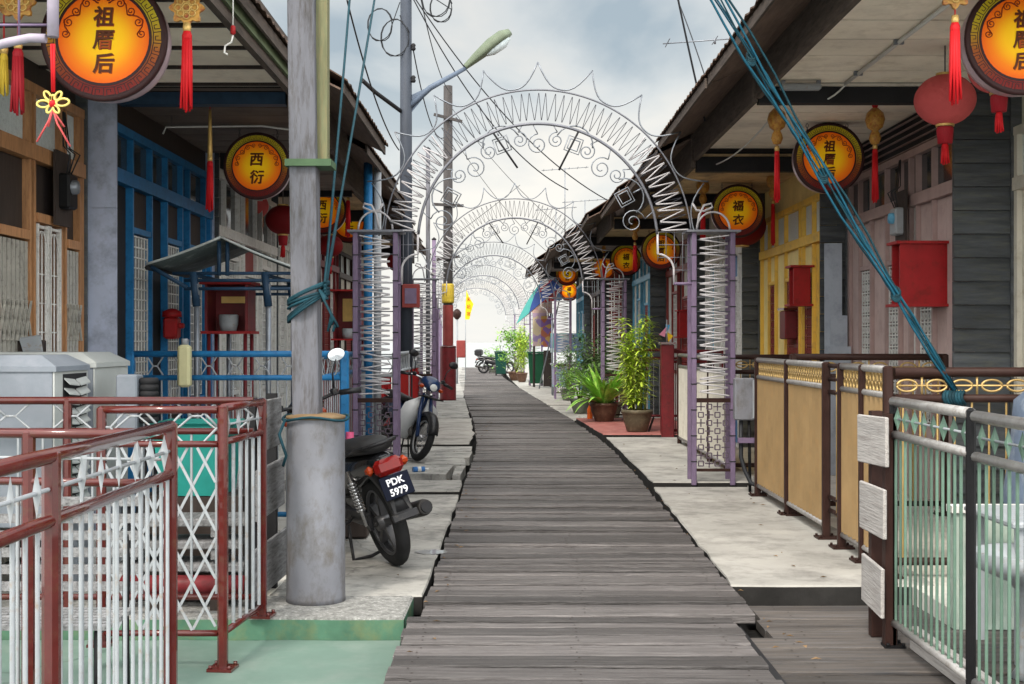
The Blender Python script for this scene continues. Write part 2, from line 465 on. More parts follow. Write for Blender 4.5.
def house(side, Y0, Y1, Xf, Xe, label, frame, panel, ceil, cols, zbeam=2.85, ztr=3.27, transom=frosted, side_m=clap, beam_m=dark, fas=fascia_m,
          Xfence=2.45, near=True, toplouver=False, seed=0, sidekind='clap', name='jetty_house', ceil_w=.36, back=3.4, eave_trim=None, ZC=3.62, beam_h=.17, floor_y0=None, ceil_gap=.02, oh=.44):
    s = side; sh = bend((Y0 + Y1) / 2)
    X = lambda d: s * d + sh                      # d = distance outward from the jetty
    r = random.Random(seed)
    root = thing(name, label, 'house', (X(Xf), (Y0 + Y1) / 2, 0), 'timber houses lining the jetty')
    # floor
    b = MB(); b.box(X(Xfence + .02), X(Xf + back), (floor_y0 or Y0) + .01, Y1 - .01, -.16, -.006)
    b.build('floor', bounce_floor, root)
    # wall backing
    b = MB(); b.box(X(Xf + .09), X(Xf + .2), Y0 + .03, Y1 - .03, -.005, ZC + .35)
    b.build('wall', panel, root)
    # side wall facing the near end
    b = MB()
    if sidekind == 'clap':
        z = -.005
        while z < ZC + .5:
            x0, x1 = X(Xf + .0), X(Xf + back)
            hh = .2
            vs = [(x0, Y0 + .03, z), (x1, Y0 + .03, z), (x1, Y0 - .03, z), (x0, Y0 - .03, z), (x0, Y0 + .015, z + hh), (x1, Y0 + .015, z + hh), (x1, Y0 + .03, z + hh), (x0, Y0 + .03, z + hh)]
            b.add(vs, [(3, 2, 5, 4), (0, 3, 4, 7), (2, 1, 6, 5), (0, 1, 2, 3), (4, 5, 6, 7), (1, 0, 7, 6)])
            z += hh + .003
    else:
        z = -.005
        for hh in (1.35, 1.22, 1.3):
            b.box(X(Xf + .0), X(Xf + back), Y0 + .0 + .006 * (z > 1), Y0 + .03, z, min(z + hh, ZC + .3)); z += hh + .004
    b.build('side_wall', side_m, root)
    b = MB(); b.box(X(Xf + .0), X(Xf + back), Y1 - .028, Y1 - .003, -.005, ZC + .35); b.build('side_wall', side_m, root)
    # ceiling boards
    b = MB(); y = Y0 + .01
    while y < Y1 - .02:
        y1 = min(y + ceil_w, Y1 - .01)
        b.box(X(Xe + .02), X(Xf + .08), y, y1 - ceil_gap, ZC + r.uniform(0, .006), ZC + .03); y = y1
    b.box(X(Xe + .02), X(Xf + .08), Y0 + .01, Y1 - .01, ZC + .032, ZC + .05, 1)  # near-black backing keeps the gaps between boards dark
    b.build('porch_ceiling', [ceil, dark], root)
    if ceil_gap > .04:
        y = Y0 + ceil_w - ceil_gap / 2
        while y < Y1 - .1:
            b = MB(); b.box(X(Xe + .02), X(Xf + .08), y, y + .035, ZC - .016, ZC + .012); b.build('joint_strip', dark_wood, root); y += ceil_w  # dark strips added in place of the shaded gaps between boards
    # tie beam over the porch at the near end
    b = MB(); b.box(X(Xe + .03), X(Xf - .012), Y0 - .0, Y0 + .12, ZC - beam_h, ZC - .004); b.build('beam', beam_m, root)
    sl_ = 1.94 / (Xf + 1.3 - Xe + .46); z1_, z2_ = ZC + .02 + .5 * sl_, ZC + .02 + (Xf - Xe + .46) * sl_
    b = MB(); q = [(X(Xe + .03), ZC + .055), (X(Xf), ZC + .055), (X(Xf), z2_), (X(Xe + .03), z1_)]
    b.add([(x, Y0 + .13, z) for x, z in q] + [(x, Y0 + .15, z) for x, z in q], [(0, 1, 2, 3), (7, 6, 5, 4)] + [(i, (i + 1) % 4, 4 + (i + 1) % 4, 4 + i) for i in range(4)]); b.build('gable_board', dark_wood, root)
    # fascia board and roof
    b = MB(); b.box(X(Xe - .03), X(Xe + .017), Y0 + .004, Y1 - .004, ZC - .13, ZC + .25); b.build('fascia', fas, root)
    if eave_trim:
        b = MB(); b.box(X(Xe - .055), X(Xe - .033), Y0 + .004, Y1 - .004, ZC - .06, ZC + .10); b.build('eave_trim', eave_trim, root)
    b = MB()
    def slope(xa, za, xb, zb):
        n = int((Y1 - Y0) / .045); vs = []
        for i in range(n + 1):
            yy = Y0 + (Y1 - Y0) * i / n; dz = .009 * (1 if i % 4 < 2 else -1) * (1 if i % 2 else .6)
            jag = r.uniform(0, .012)
            vs += [(X(xa - jag), yy, za + dz), (X(xb), yy, zb + dz), (X(xa - jag), yy, za + dz - .012), (X(xb), yy, zb + dz - .012)]
        fs = []
        for i in range(n):
            a = i * 4; c = a + 4
            fs += [(a, c, c + 1, a + 1), (a + 2, a + 3, c + 3, c + 2), (a, a + 2, c + 2, c), (a + 1, c + 1, c + 3, a + 3)]
        fs += [(0, 1, 3, 2), (n * 4, n * 4 + 2, n * 4 + 3, n * 4 + 1)]
        b.add(vs, fs)
    slope(Xe - oh - .02, ZC + .09, Xf + 1.3, ZC + 2.0)
    slope(Xf + back + .3, ZC + .5, Xf + 1.3, ZC + 2.0)
    b.build('roof', roof_m, root)
    # boarded underside of the eave
    b = MB(); b.bar((X(Xe - oh + .03), (Y0 + Y1) / 2, ZC + .022), (X(Xe - .034), (Y0 + Y1) / 2, ZC + .022 + (oh - .064) * sl_ * .8), Y1 - Y0 - .02, .016)
    b.build('soffit', soffit_m, root)
    b = MB(); b.bar((X(Xe - oh + .012), Y0 + .008, ZC + .03), (X(Xe - oh + .012), Y1 - .008, ZC + .03), .02, .085); b.build('eave_board', fas, root)
    # facade
    D = lambda d: X(Xf + .09 - d)
    fr = MB()
    L = Y1 - Y0 - .12
    tot = sum(c[1] for c in cols); y = Y0 + .06
    # full beam and head beam
    fr.box(D(0), D(.085), Y0 + .03, Y1 - .03, zbeam - .055, zbeam + .055)
    fr.box(D(0), D(.075), Y0 + .03, Y1 - .03, ztr, ztr + .07)
    if toplouver:
        lv = MB(); z = ztr + .1
        while z < ZC - .03:
            lv.bar((D(.03), Y0 + .05, z), (D(.03), Y1 - .05, z), .03, .008); z += .07
        lv.build('louver', frame, root)
        bk = MB(); bk.box(D(.004), D(.008), Y0 + .05, Y1 - .05, ztr + .08, ZC); bk.build('louver_backing', dark, root)  # flat near-black sheet, shade between the louvres put into its colour
    for (kind, frac, *opt) in cols:
        y1 = y + L * frac / tot
        pw = .034
        fr.box(D(0), D(.07), y, y + pw, -.004, zbeam - .056)
        fr.box(D(0), D(.07), y, y + pw, zbeam + .056, ztr - .001)
        a, c = y + pw + .004, y1 - .004
        # transom pane
        wn = MB(); wn.box(D(.012), D(.02), a, c, zbeam + .06, ztr - .004)
        tm = opt[1] if len(opt) > 1 and opt[1] else transom
        wn.build('window', tm, root)
        zt = zbeam - .06
        pm = opt[0] if opt and opt[0] else panel
        if kind == 'panel':
            p = MB(); n = max(1, int((c - a) / .22)); w_ = (c - a) / n
            for i in range(n): p.box(D(.004), D(.028), a + i * w_ + .003, a + (i + 1) * w_ - .003, 0, zt)
            p.build('wall_panel', pm, root)
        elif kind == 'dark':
            p = MB(); p.box(D(.004), D(.01), a, c, 0, zt); p.build('dark_panel', dark, root)  # flat near-black panel, no opening behind it
        elif kind in ('grille', 'grilledark'):
            zs = 2.28
            p = MB(); p.box(D(.004), D(.028), a, c, zs + .05, zt); p.build('wall_panel', pm, root)
            fr.box(D(0), D(.06), a, c, zs, zs + .045)
            dr = MB(); dr.box(D(.004), D(.02), a, c, .0, .75); d_ = dr.build('door', pm, root)
            g = MB(); g.box(D(.006), D(.012), a + .01, c - .01, .75, zs - .003); g.build('pane', rust_cloth if opt and len(opt) > 2 else glass_dk, d_)
            g = MB(); gm = white_grille if kind == 'grille' else red_frame
            nz = 13; ny = max(2, int((c - a) / .085))
            for i in range(ny + 1):
                yy = a + .012 + (c - a - .024) * i / ny
                g.bar((D(.032), yy, .75), (D(.032), yy, zs - .005), .012, .014)
            for i in range(nz + 1):
                zz = .76 + (zs - .78) * i / nz
                g.bar((D(.036), a + .01, zz), (D(.036), c - .01, zz), .01, .012)
                if i < nz:
                    for k in range(ny):
                        yc = a + .012 + (c - a - .024) * (k + .5) / ny; zc = zz + (zs - .78) / nz / 2
                        g.tube([(D(.034), yc + .024 * cos(q * pi / 3), zc + .034 * sin(q * pi / 3)) for q in range(6)], .005, 4, closed=True)
            g.build('grille', gm, d_)
        elif kind == 'arch':                        # pair of arched iron leaves before a curtain
            zs = 2.36
            p = MB(); p.box(D(.004), D(.02), a, c, zs + .07, zt); p.build('wall_panel', dark_wood, root)
            fr.box(D(0), D(.085), a, c, zs, zs + .066)
            p = MB(); p.box(D(.003), D(.007), a, c, 0, zs - .002); p.build('curtain', rust_cloth, root)
            mid = (a + c) / 2
            for (u, v) in ((a + .01, mid - .004), (mid + .004, c - .01)):
                g = MB(); x_ = D(.06)
                for yy in (u + .02, v - .02): g.bar((x_, yy, .05), (x_, yy, zs - .01), .035, .02)
                for zz in (.06, .9, zs - .03): g.bar((x_, u + .038, zz), (x_, v - .038, zz), .03, .02)
                d_ = g.build('door', white_grille, root)
                g = MB(); ym = (u + v) / 2; rr = (v - u) / 2 - .045
                g.tube([(x_, ym + rr * cos(q * pi / 10), zs - .06 - rr + rr * sin(q * pi / 10)) for q in range(11)], .008, 5)
                for dy in (-rr, 0, rr): g.tube([(x_, ym + dy, .1), (x_, ym + dy, zs - .06 - rr + (rr if dy == 0 else 0))], .008, 5)
                for k in range(1, 10): g.tube([(x_, ym - rr, .1 + k * .21), (x_, ym + rr, .1 + k * .21)], .006, 5)
                g.build('grille', white_grille, d_)
        elif kind == 'gate':                        # folded metal accordion gate
            zs = 2.22
            p = MB(); p.box(D(.004), D(.016), a, c, zs + .07, zt); p.build('wall_panel', dark_wood, root)
            fr.box(D(0), D(.08), a, c, zs, zs + .066)
            g = MB(); n = max(4, int((c - a) / .075))
            for i in range(n):
                yy = a + (c - a) * (i + .5) / n
                g.cbox((D(.05), yy, zs / 2), (.022, (c - a) / n * .72, zs - .03))
            g_ = g.build('gate', gate_metal, root)
            g = MB()
            for i in range(n):
                yy = a + (c - a) * (i + .5) / n; hw = (c - a) / n
                for zz in (.45, 1.05, 1.65):
                    g.bar((D(.075), yy - hw * .7, zz - .14), (D(.075), yy + hw * .7, zz + .14), .016, .008)
                    g.bar((D(.078), yy - hw * .7, zz + .14), (D(.078), yy + hw * .7, zz - .14), .016, .008)
            g.build('scissor_lattice', gate_metal, g_)
        elif kind == 'lattice':                      # window with a white square lattice, painted panel below
            z0, z1 = .95, 2.42
            p = MB(); p.box(D(.004), D(.03), a, c, 0, z0 - .05); p.build('wall_panel', dark_wood if len(opt) > 2 else pm, root)
            p = MB(); p.box(D(.004), D(.02), a, c, z1 + .05, zt); p.build('wall_panel', dark_wood if len(opt) > 2 else pm, root)
            fr.box(D(0), D(.065), a, c, z0 - .048, z0); fr.box(D(0), D(.065), a, c, z1, z1 + .048)
            p = MB(); p.box(D(.006), D(.012), a, c, z0 + .002, z1 - .002); w_ = p.build('window', glass_dk, root)
            g = MB()
            n = max(3, int((c - a) / .075))
            for i in range(n + 1): g.bar((D(.03), a + (c - a) * i / n, z0 + .01), (D(.03), a + (c - a) * i / n, z1 - .01), .012, .012)
            for i in range(17): g.bar((D(.032), a + .005, z0 + .02 + (z1 - z0 - .04) * i / 16), (D(.032), c - .005, z0 + .02 + (z1 - z0 - .04) * i / 16), .012, .012)
            g.build('grille', white_grille, w_)
        y = y1
    fr.box(D(0), D(.07), Y1 - .1, Y1 - .032, -.004, zbeam - .056); fr.box(D(0), D(.07), Y1 - .1, Y1 - .032, zbeam + .056, ztr - .001)
    fr.build('door_frame', frame, root)
    return root


P_, G_, L_, A_, T_, K_, GD = 'panel', 'grille', 'lattice', 'arch', 'gate', 'dark', 'grilledark'
# left row, near to far
house(-1, 6.3, 10.2, 3.38, 1.70, 'house with varnished brown door frames, folding grey gates and arched white grille doors', beige_fr, dark_wood, ceil_cream,
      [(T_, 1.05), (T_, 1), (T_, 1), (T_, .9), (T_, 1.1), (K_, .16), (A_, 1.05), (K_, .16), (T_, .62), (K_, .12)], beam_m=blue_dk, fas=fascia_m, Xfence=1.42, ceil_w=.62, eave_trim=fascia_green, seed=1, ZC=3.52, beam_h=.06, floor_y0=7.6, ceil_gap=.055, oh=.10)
house(-1, 10.22, 13.6, 3.16, 1.78, 'bright blue framed house with dark panels, white lattice windows and grey metal side wall', blue, dark_wood, ceil_dark,
      [(K_, .5), (L_, .62, dark_wood, None, 1), (K_, .55), (L_, .6, dark_wood, None, 1), (K_, .3), (L_, .7, blue_lt, None, 1), (P_, .3, blue)], ztr=3.2, transom=glass_dk, side_m=sheet_grey, sidekind='sheet', beam_m=blue_dk, Xfence=1.8, seed=2, ZC=3.5, beam_h=.1)
house(-1, 13.62, 17.1, 3.12, 1.98, 'house with dull red upper frames and pale shutters behind the canopied altar', white_grille, white_wall, ceil_dark,
      [(P_, .3), (L_, .6, red_frame), (P_, .25), (G_, .6, red_frame), (P_, .3), (L_, .5), (P_, .3)], Xfence=1.9, zbeam=2.7, transom=glass_dk, seed=3, ZC=3.52)
house(-1, 17.12, 20.6, 3.15, 2.1, 'white fronted house with many narrow shutters and a maroon altar, left of the concrete post', white_grille, white_wall, ceil_tan,
      [(P_, .4), (G_, .4), (P_, .3), (G_, .5), (P_, .4), (L_, .5), (P_, .3)], Xfence=1.95, seed=4)
house(-1, 20.62, 24.2, 3.1, 2.15, 'house with maroon frames behind the lilac left arch leg', maroon, white_wall, ceil_dark,
      [(P_, .4), (GD, .5), (P_, .3), (GD, .5), (L_, .5), (P_, .3)], Xfence=2.0, seed=5, near=False)
house(-1, 24.22, 28.2, 3.1, 2.1, 'house with a brown ceiling beyond the street lamp pole', brown, cream, ceil_tan,
      [(P_, .4), (L_, .5), (P_, .5), (GD, .6), (P_, .3)], Xfence=2.0, seed=6, near=False)
house(-1, 28.22, 32.5, 3.1, 1.95, 'house with low dark eaves just before the red drum base on the left', red_frame, cream, ceil_dark,
      [(P_, .4), (L_, .5), (P_, .5), (GD, .6), (P_, .3)], Xfence=2.0, seed=7, near=False)
# right row, near to far
house(1, 7.2, 11.0, 4.28, 2.12, 'nearest right house with a pale yellow front and cream porch ceiling', cream, cream, ceil_cream,
      [(P_, .4), (L_, .6), (P_, .5), (G_, .6), (P_, .8)], Xfence=2.45, beam_m=dark, seed=11, ceil_w=.55, ZC=3.72, beam_h=.15, ceil_gap=.03)
house(1, 11.02, 14.6, 3.80, 2.10, 'mauve fronted house with white lattice doors and a dark clapboard side wall', mauve_fr, mauve, ceil_cream,
      [(P_, .5), (G_, .42), (P_, .2, white_grille), (P_, .3), (G_, .42), (P_, .5), (G_, .42), (P_, .4)], Xfence=2.45, transom=glass_dk, toplouver=True, beam_m=dark, seed=12, ceil_w=.42, ZC=3.70, beam_h=.14)
house(1, 14.62, 18.3, 3.52, 2.08, 'bright yellow fronted house with dark red grille doors', yellow, yellow_lt, ceil_tan,
      [(P_, .3, yellow), (GD, .4, yellow_lt), (P_, .12, yellow), (GD, .62, yellow_lt), (P_, .45, yellow_lt), (GD, .34, yellow_lt), (P_, .4, yellow_lt)], zbeam=2.72, ztr=3.15, Xfence=2.45, beam_m=dark, seed=13)
house(1, 18.32, 22.0, 3.35, 2.02, 'house with white shutters and dark windows just beyond the yellow house', white_grille, white_wall, ceil_tan,
      [(P_, .3), (L_, .5, blue), (K_, .4), (P_, .3), (G_, .4), (P_, .3, blue_lt), (L_, .4)], Xfence=2.45, transom=glass_dk, seed=14)
house(1, 22.02, 25.8, 3.3, 1.95, 'house with red trimmed windows behind the tall bamboo pot', red_frame, white_wall, ceil_tan,
      [(P_, .3), (GD, .5), (K_, .4), (L_, .5), (P_, .5)], Xfence=2.5, seed=15)
house(1, 25.82, 29.8, 3.2, 1.95, 'house with blue grey doors behind the leafy shrub pots', blue_lt, cream, ceil_dark,
      [(P_, .3), (GD, .5), (K_, .4), (L_, .5), (P_, .5)], Xfence=2.5, seed=16, near=False)
house(1, 29.82, 34.0, 3.2, 1.95, 'far house with a cream front and maroon frames before the parasol', maroon, cream, ceil_tan,
      [(P_, .4), (L_, .5), (P_, .3), (GD, .5), (P_, .5)], Xfence=2.5, seed=17, near=False)
house(1, 34.02, 38.5, 3.2, 1.95, 'farthest house with a weathered dark eave beside the poster hoarding', brown, white_wall, ceil_dark,
      [(P_, .4), (L_, .5), (P_, .3), (GD, .5), (P_, .5)], Xfence=2.5, seed=18, near=False)
house(1, 38.52, 43.0, 3.25, 2.0, 'farthest right house with a dull green front beyond the dark eave', blue_lt, conc_l, ceil_dark,
      [(P_, .4), (L_, .5), (P_, .3), (L_, .5), (P_, .5)], Xfence=2.5, seed=19, near=False)
# downpipes on the left eaves
t = thing('drain_pipe', 'bright blue drain pipe under the left eave above the lilac arch leg', 'pipe', at(371, 240, 15.0), 'drain pipes')
b = MB(); p = at(368, 163, 15.0); b.tube([(p.x, 15, -.01), (p.x, 15, p.z)], .052, 10); b.build('pipe', blue, t)
b = MB(); b.cbox((p.x - .02, 15, 2.2), (.13, .11, .03)); b.build('bracket', blue_dk, t)
t = thing('drain_pipe', 'white drain pipe beside the bright blue pipe under the left eave', 'pipe', at(378, 240, 15.1), 'drain pipes')
b = MB(); p = at(377.5, 165, 15.1); b.tube([(p.x, 15.1, -.01), (p.x, 15.1, p.z)], .045, 10); b.build('pipe', white_paint, t)
b = MB(); b.cbox((p.x, 15.1, 2.1), (.11, .1, .03)); b.build('bracket', steel, t)
# ---------------------------------------------------------------- fences
def bar_mesh(r, h, m):
    b = MB(); b.tube([(0, 0, 0), (0, 0, h)], r, 6, cap=False)
    o = b.build('bar', m); me = o.data; bpy.data.objects.remove(o); return me


def diamond_mesh(w, h, m):
    b = MB(); b.add([(0, 0, h / 2), (w / 2, 0, 0), (0, w / 4, 0), (-w / 2, 0, 0), (0, -w / 4, 0), (0, 0, -h / 2)],
                    [(0, 1, 2), (0, 2, 3), (0, 3, 4), (0, 4, 1), (5, 2, 1), (5, 3, 2), (5, 4, 3), (5, 1, 4)])
    o = b.build('diamond', m); me = o.data; bpy.data.objects.remove(o); return me


def ring_mesh(r, t, m):
    b = MB(); b.tube([(r * cos(2 * pi * k / 14), 0, r * sin(2 * pi * k / 14)) for k in range(14)], t, 6, closed=True)
    o = b.build('ring', m); me = o.data; bpy.data.objects.remove(o); return me


def fence(p0, p1, z0, z1, label, rail, post, infill='bars', fill=None, orn=None, band=.19, posts=(0, 1), nb=12, rr=.03, group=None, pw=.06,
          post_drop=(), feet=True, name='railing', lower=.1, second=None, orn_m=None, nd=None, thin=None, post_top=.0, bar_r=.0075):
    p0, p1 = Vector((*p0, 0)), Vector((*p1, 0)); d = p1 - p0; L = d.length; u = d / L; ang = atan2(u.y, u.x)
    root = thing(name, label, 'railing', (p0.x, p0.y, z0), group)
    W = lambda t, z: Vector((p0.x + u.x * L * t, p0.y + u.y * L * t, z))
    second = second or rail
    for zz, m, r_ in ((z1 - rr, rail, rr), (z1 - band, second, rr * .85), (z0 + lower, second, rr * .8)):
        if zz is None: continue
        b = MB(); b.tube([W(0, zz), W(1, zz)], r_, 10); b.build('rail', m, root)
    for ip, t in enumerate(posts):
        pd = post_drop[ip] if ip < len(post_drop) else 0
        b = MB(); q = W(t, 0); rot = Matrix.Rotation(ang, 3, 'Z')
        b.cbox((q.x, q.y, (z0 - pd + z1 + post_top) / 2), (pw, pw, z1 - z0 + pd - .004 + post_top), rot, bev=.012)
        po = b.build('post', post, root)
        if feet:
            b = MB(); b.cbox((q.x, q.y, z0 - pd + .008), (pw * 2.6, pw * 2.6, .014), rot); 
            for a in (-1, 1):
                for c in (-1, 1): b.tube([q + rot @ Vector((a * pw, c * pw, z0 - pd + .012)), q + rot @ Vector((a * pw, c * pw, z0 - pd + .03))], .01, 6)
            b.build('base_plate', post, po)
    zb, zt = z0 + lower + rr * .8, z1 - band - rr * .8
    def in_post(t):
        return any(abs(t - q) * L < pw * .5 + .012 for q in posts)
    if infill == 'bars':
        me = bar_mesh(bar_r, zt - zb, fill)
        for i in range(nb):
            t = (i + .5) / nb
            if in_post(t): continue
            put('bar', me, root, W(t, zb), (0, 0, rng.uniform(0, 6)))
    elif infill == 'sheet':
        b = MB(); n = int(L / .055); vs = []
        for i in range(n + 1):
            q = W(.01 + .98 * i / n, 0); off = Vector((-u.y, u.x, 0)) * (.012 if i % 2 else -.012)
            vs += [(q + off) + Vector((0, 0, zb)), (q + off) + Vector((0, 0, zt))]
        b.add(vs, [(2 * i, 2 * i + 2, 2 * i + 3, 2 * i + 1) for i in range(n)])
        o = b.build('panel', fill, root)
        sd = o.modifiers.new('thick', 'SOLIDIFY'); sd.thickness = .006
    elif infill == 'lattice':
        sl, pit = 1.9, .125                      # rise per metre, spacing along the panel
        for sgn in (1, -1):
            b = MB(); x0 = -3.0
            while x0 < L + 3:
                pts = []
                for z in (zb, zt):
                    pts.append((x0 + sgn * (z - zb) / sl, z))
                (xa, za), (xb, zc_) = pts
                # clip to the panel
                def clipx(xq): return za + (xq - xa) * sgn * sl
                lo, hi = (pts[0], pts[1]) if xa < xb else (pts[1], pts[0])
                if hi[0] > .012 and lo[0] < L - .012:
                    l_ = lo if lo[0] >= .01 else (.01, clipx(.01)); h_ = hi if hi[0] <= L - .01 else (L - .01, clipx(L - .01))
                    off = Vector((-u.y, u.x, 0)) * (.005 * sgn)
                    b.bar(W(l_[0] / L, l_[1]) + off, W(h_[0] / L, h_[1]) + off, .006, .013)
                x0 += pit
            b.build('lattice', fill, root)
    # ornament band
    zc = (z1 - rr * 2 + z1 - band + rr * .85) / 2
    if orn == 'diamond':
        me = diamond_mesh(.042, band - rr * 3, orn_m or fill); n = nd or max(2, int(L / .13))
        for i in range(n):
            t = (i + .5) / n
            if in_post(t): continue
            put('diamond', me, root, W(t, zc), (0, 0, ang + rng.uniform(.5, 1.1)))
        b = MB(); b.tube([W(.01, zc), W(.99, zc)], .006, 6); b.build('wire', thin or white_paint, root)
    elif orn == 'rings':
        me = ring_mesh(.036, .010, orn_m); n = nd or int(L / .082)
        for i in range(n):
            t = (i + .5) / n
            if in_post(t): continue
            put('ring', me, root, W(t, zc + .034), (0, 0, ang)); put('ring', me, root, W(t, zc - .034), (0, 0, ang))
    elif orn == 'hoops':
        n = nd or max(2, int(L / .42))
        for i in range(n):
            t = (i + .5) / n; b = MB(); w_ = .13; h_ = band * .5 - rr
            for sx in (-1, 1):
                b.tube([W(t, zc) + u * (sx * (.03 + w_ * .5 * (1 - cos(a)) )) + Vector((0, 0, h_ * .55 * sin(a) * 1.0)) for a in [k * pi / 8 for k in range(-8, 9)]], .008, 6)
            b.tube([W(t, zc - h_), W(t, zc + h_)], .008, 6)
            b.build('hoop', orn_m, root)
        b = MB(); b.tube([W(.01, zc), W(.99, zc)], .007, 6); b.build('wire', orn_m, root)
    elif orn == 'hex':
        n = nd or max(2, int(L / .30)); h_ = band * .5 - rr * .95; b = MB()
        for i in range(n):
            a, c = i / n, (i + 1) / n; e = (c - a)
            b.tube([W(a, zc), W(a + e * .25, zc + h_), W(a + e * .6, zc + h_), W(c - e * .15, zc), W(a + e * .6, zc - h_), W(a + e * .25, zc - h_), W(a, zc)], .007, 6)
            b.tube([W(c - e * .15, zc), W(c, zc)], .007, 6)
        b.build('hex_band', orn_m or white_paint, root)
    return root


GR = 'red oxide railings with white bars'
# left foreground
fence((-1.2, 2.3), (-1.2, 4.5), -.12, 1.225, 'nearest red railing with white bars and diamond band, at bottom left corner', red_ox, red_ox, 'bars', white_paint, 'diamond',
      nb=27, posts=(.0, .47, 1), group=GR, orn_m=white_paint, nd=13, rr=.021, pw=.044, bar_r=.0065)
fence((-1.23, 4.52), (-2.2, 4.66), -.12, 1.19, 'short red return railing joined behind the nearest red railing', red_ox, red_ox, 'bars', white_paint, 'diamond', nb=8, posts=(.52, 1), nd=5, group=GR, orn_m=white_paint, rr=.018, pw=.044)
fence((-1.43, 6.33), (-1.365, 6.99), .0, 1.195, 'narrow red gate panel with white bars standing on the green floor step', red_ox, red_ox, 'bars', white_paint, 'diamond', nb=6, posts=(0, 1), group=GR, orn_m=white_paint, nd=4, rr=.021, post_drop=(.12, 0), pw=.048, bar_r=.0095, lower=.06)
b_ = MB(); 
fence((-1.455, 6.33), (-2.03, 6.33), -.0, 1.185, 'red framed panel of white diamond lattice left of the gate panel', red_ox, red_ox, 'lattice', white_paint, 'hex', nb=3, posts=(1,), group=GR, rr=.02, lower=.06, nd=2, pw=.044)
fence((-1.42, 7.03), (-5.5, 7.03), .0, 1.2, 'long red railing with white hexagon band in front of the grey cabinets', red_ox, red_ox, 'bars', white_paint, 'hex', nb=30, posts=(.25, .5, .75, 1), group=GR, pw=.044, rr=.022, nd=12, orn_m=white_paint)
# right foreground
GG = 'black posted railings with pale green bars'
fence((2.0, 6.71), (2.0, 5.58), -.1, 1.215, 'far bay of black posted railing with pale green bars beside the white boards', pale_rail, blk, 'bars', green_bar, 'diamond', nb=14, posts=(0, 1), group=GG, orn_m=green_bar, nd=8, bar_r=.0078, rr=.026, second=pale_rail, lower=.13, band=.2, pw=.04)
fence((2.0, 5.52), (2.0, 3.2), -.1, 1.205, 'near bay of black posted railing with pale green bars at the right edge', pale_rail, blk, 'bars', green_bar, 'diamond', nb=28, posts=(.5, 1), group=GG, orn_m=green_bar, nd=16, bar_r=.0078, rr=.026, second=pale_rail, lower=.13, band=.2, pw=.04)
GT = 'tan sheet railings along the right pavement'
fence((2.40, 12.5), (2.40, 9.78), .0, 1.35, 'far tan sheet railing with a double row of gold rings', pale_rail, brown, 'sheet', tan_sheet, 'rings', posts=(0, .5, 1), group=GT, orn_m=gold, rr=.026, lower=.1)
fence((2.40, 9.32), (2.40, 8.17), .0, 1.35, 'near tan sheet railing with gold rings, beside the white boards', pale_rail, brown, 'sheet', tan_sheet, 'rings', posts=(0, .5, 1), group=GT, orn_m=gold, rr=.026, lower=.1)
t = thing('gate_rail', 'brown gate bars linking the two tan sheet railings', 'gate', (2.42, 9.55, 0))
for z in (1.32, 1.22, 1.12, .32, .22):
    b = MB(); b.tube([(2.42, 9.36, z), (2.42, 9.74, z)], .018, 8); b.build('bar', brown, t)
b = MB(); b.tube([(2.42, 9.5, .2), (2.42, 9.5, 1.3)], .016, 8); b.build('latch_rod', gold, t)
GB = 'brown partition railings between the right porches'
fence((2.44, 8.17), (4.2, 8.17), .0, 1.34, 'brown partition railing with gold hoops where the blue rope is tied', brown, brown, 'bars', gold, 'hoops', nb=16, posts=(1,), group=GB, orn_m=gold, rr=.032, band=.2, nd=5)
fence((2.44, 11.1), (3.75, 11.1), .0, 1.40, 'brown partition railing with gold hoops before the mauve house', brown, brown, 'bars', gold, 'hoops', nb=12, posts=(0, 1), group=GB, orn_m=gold, rr=.03, band=.2)
fence((2.44, 14.55), (3.5, 14.55), .0, 1.36, 'brown partition railing with gold hoops before the yellow house', brown, brown, 'bars', gold, 'hoops', nb=10, posts=(0, 1), group=GB, orn_m=gold, rr=.03, band=.2)
fence((2.42, 18.5), (2.42, 14.3), .0, 1.34, 'cream panelled railing beside the right arch leg', pale_rail, brown, 'sheet', cream, None, posts=(0, .33, .67, 1), rr=.028, lower=.12)
fence((2.44, 20.3), (3.35, 20.3), .0, 1.38, 'purple maroon partition railing behind the tall bamboo pot', maroon, maroon, 'bars', maroon, None, nb=9, posts=(1,), rr=.03)
fence((2.3, 24.3), (3.3, 24.3), .0, 1.38, 'maroon partition railing farther along the red floor', maroon, maroon, 'bars', white_paint, 'hex', nb=9, posts=(0, 1), rr=.03)
# left mid
fence((-3.1, 10.4), (-1.36, 10.4), .0, 1.43, 'bright blue railing with white bars and hexagon band below the altar canopy', blue, blue, 'bars', white_paint, 'hex', nb=24, posts=(0, 1), rr=.027, band=.22, orn_m=white_paint, nd=8, pw=.07)
fence((-1.72, 10.45), (-1.72, 16.0), .0, 1.40, 'blue railing with white bars running along the left porches', blue, blue, 'bars', white_paint, 'hex', nb=40, posts=(.5, 1), rr=.028, band=.22, orn_m=white_paint)
fence((-1.75, 19.0), (-1.75, 24.0), .0, 1.35, 'white railing with hexagon band over red panels behind the white scooter', white_paint, white_paint, 'sheet', red_paint, 'hex', posts=(0, .5, 1), rr=.03, band=.3, orn_m=white_paint)
fence((-1.78, 19.0), (-3.0, 19.0), .0, 1.3, 'white cross railing with red panels at the end of the blue railing', white_paint, white_paint, 'sheet', red_paint, 'hex', posts=(1,), rr=.03, band=.3, orn_m=white_paint)
fence((-2.1, 25.0), (-2.6, 33.0), .0, 1.2, 'far dark red railing beside the tall lamp pole', red_frame, red_frame, 'bars', red_frame, None, nb=40, posts=(0, .5, 1), rr=.028)

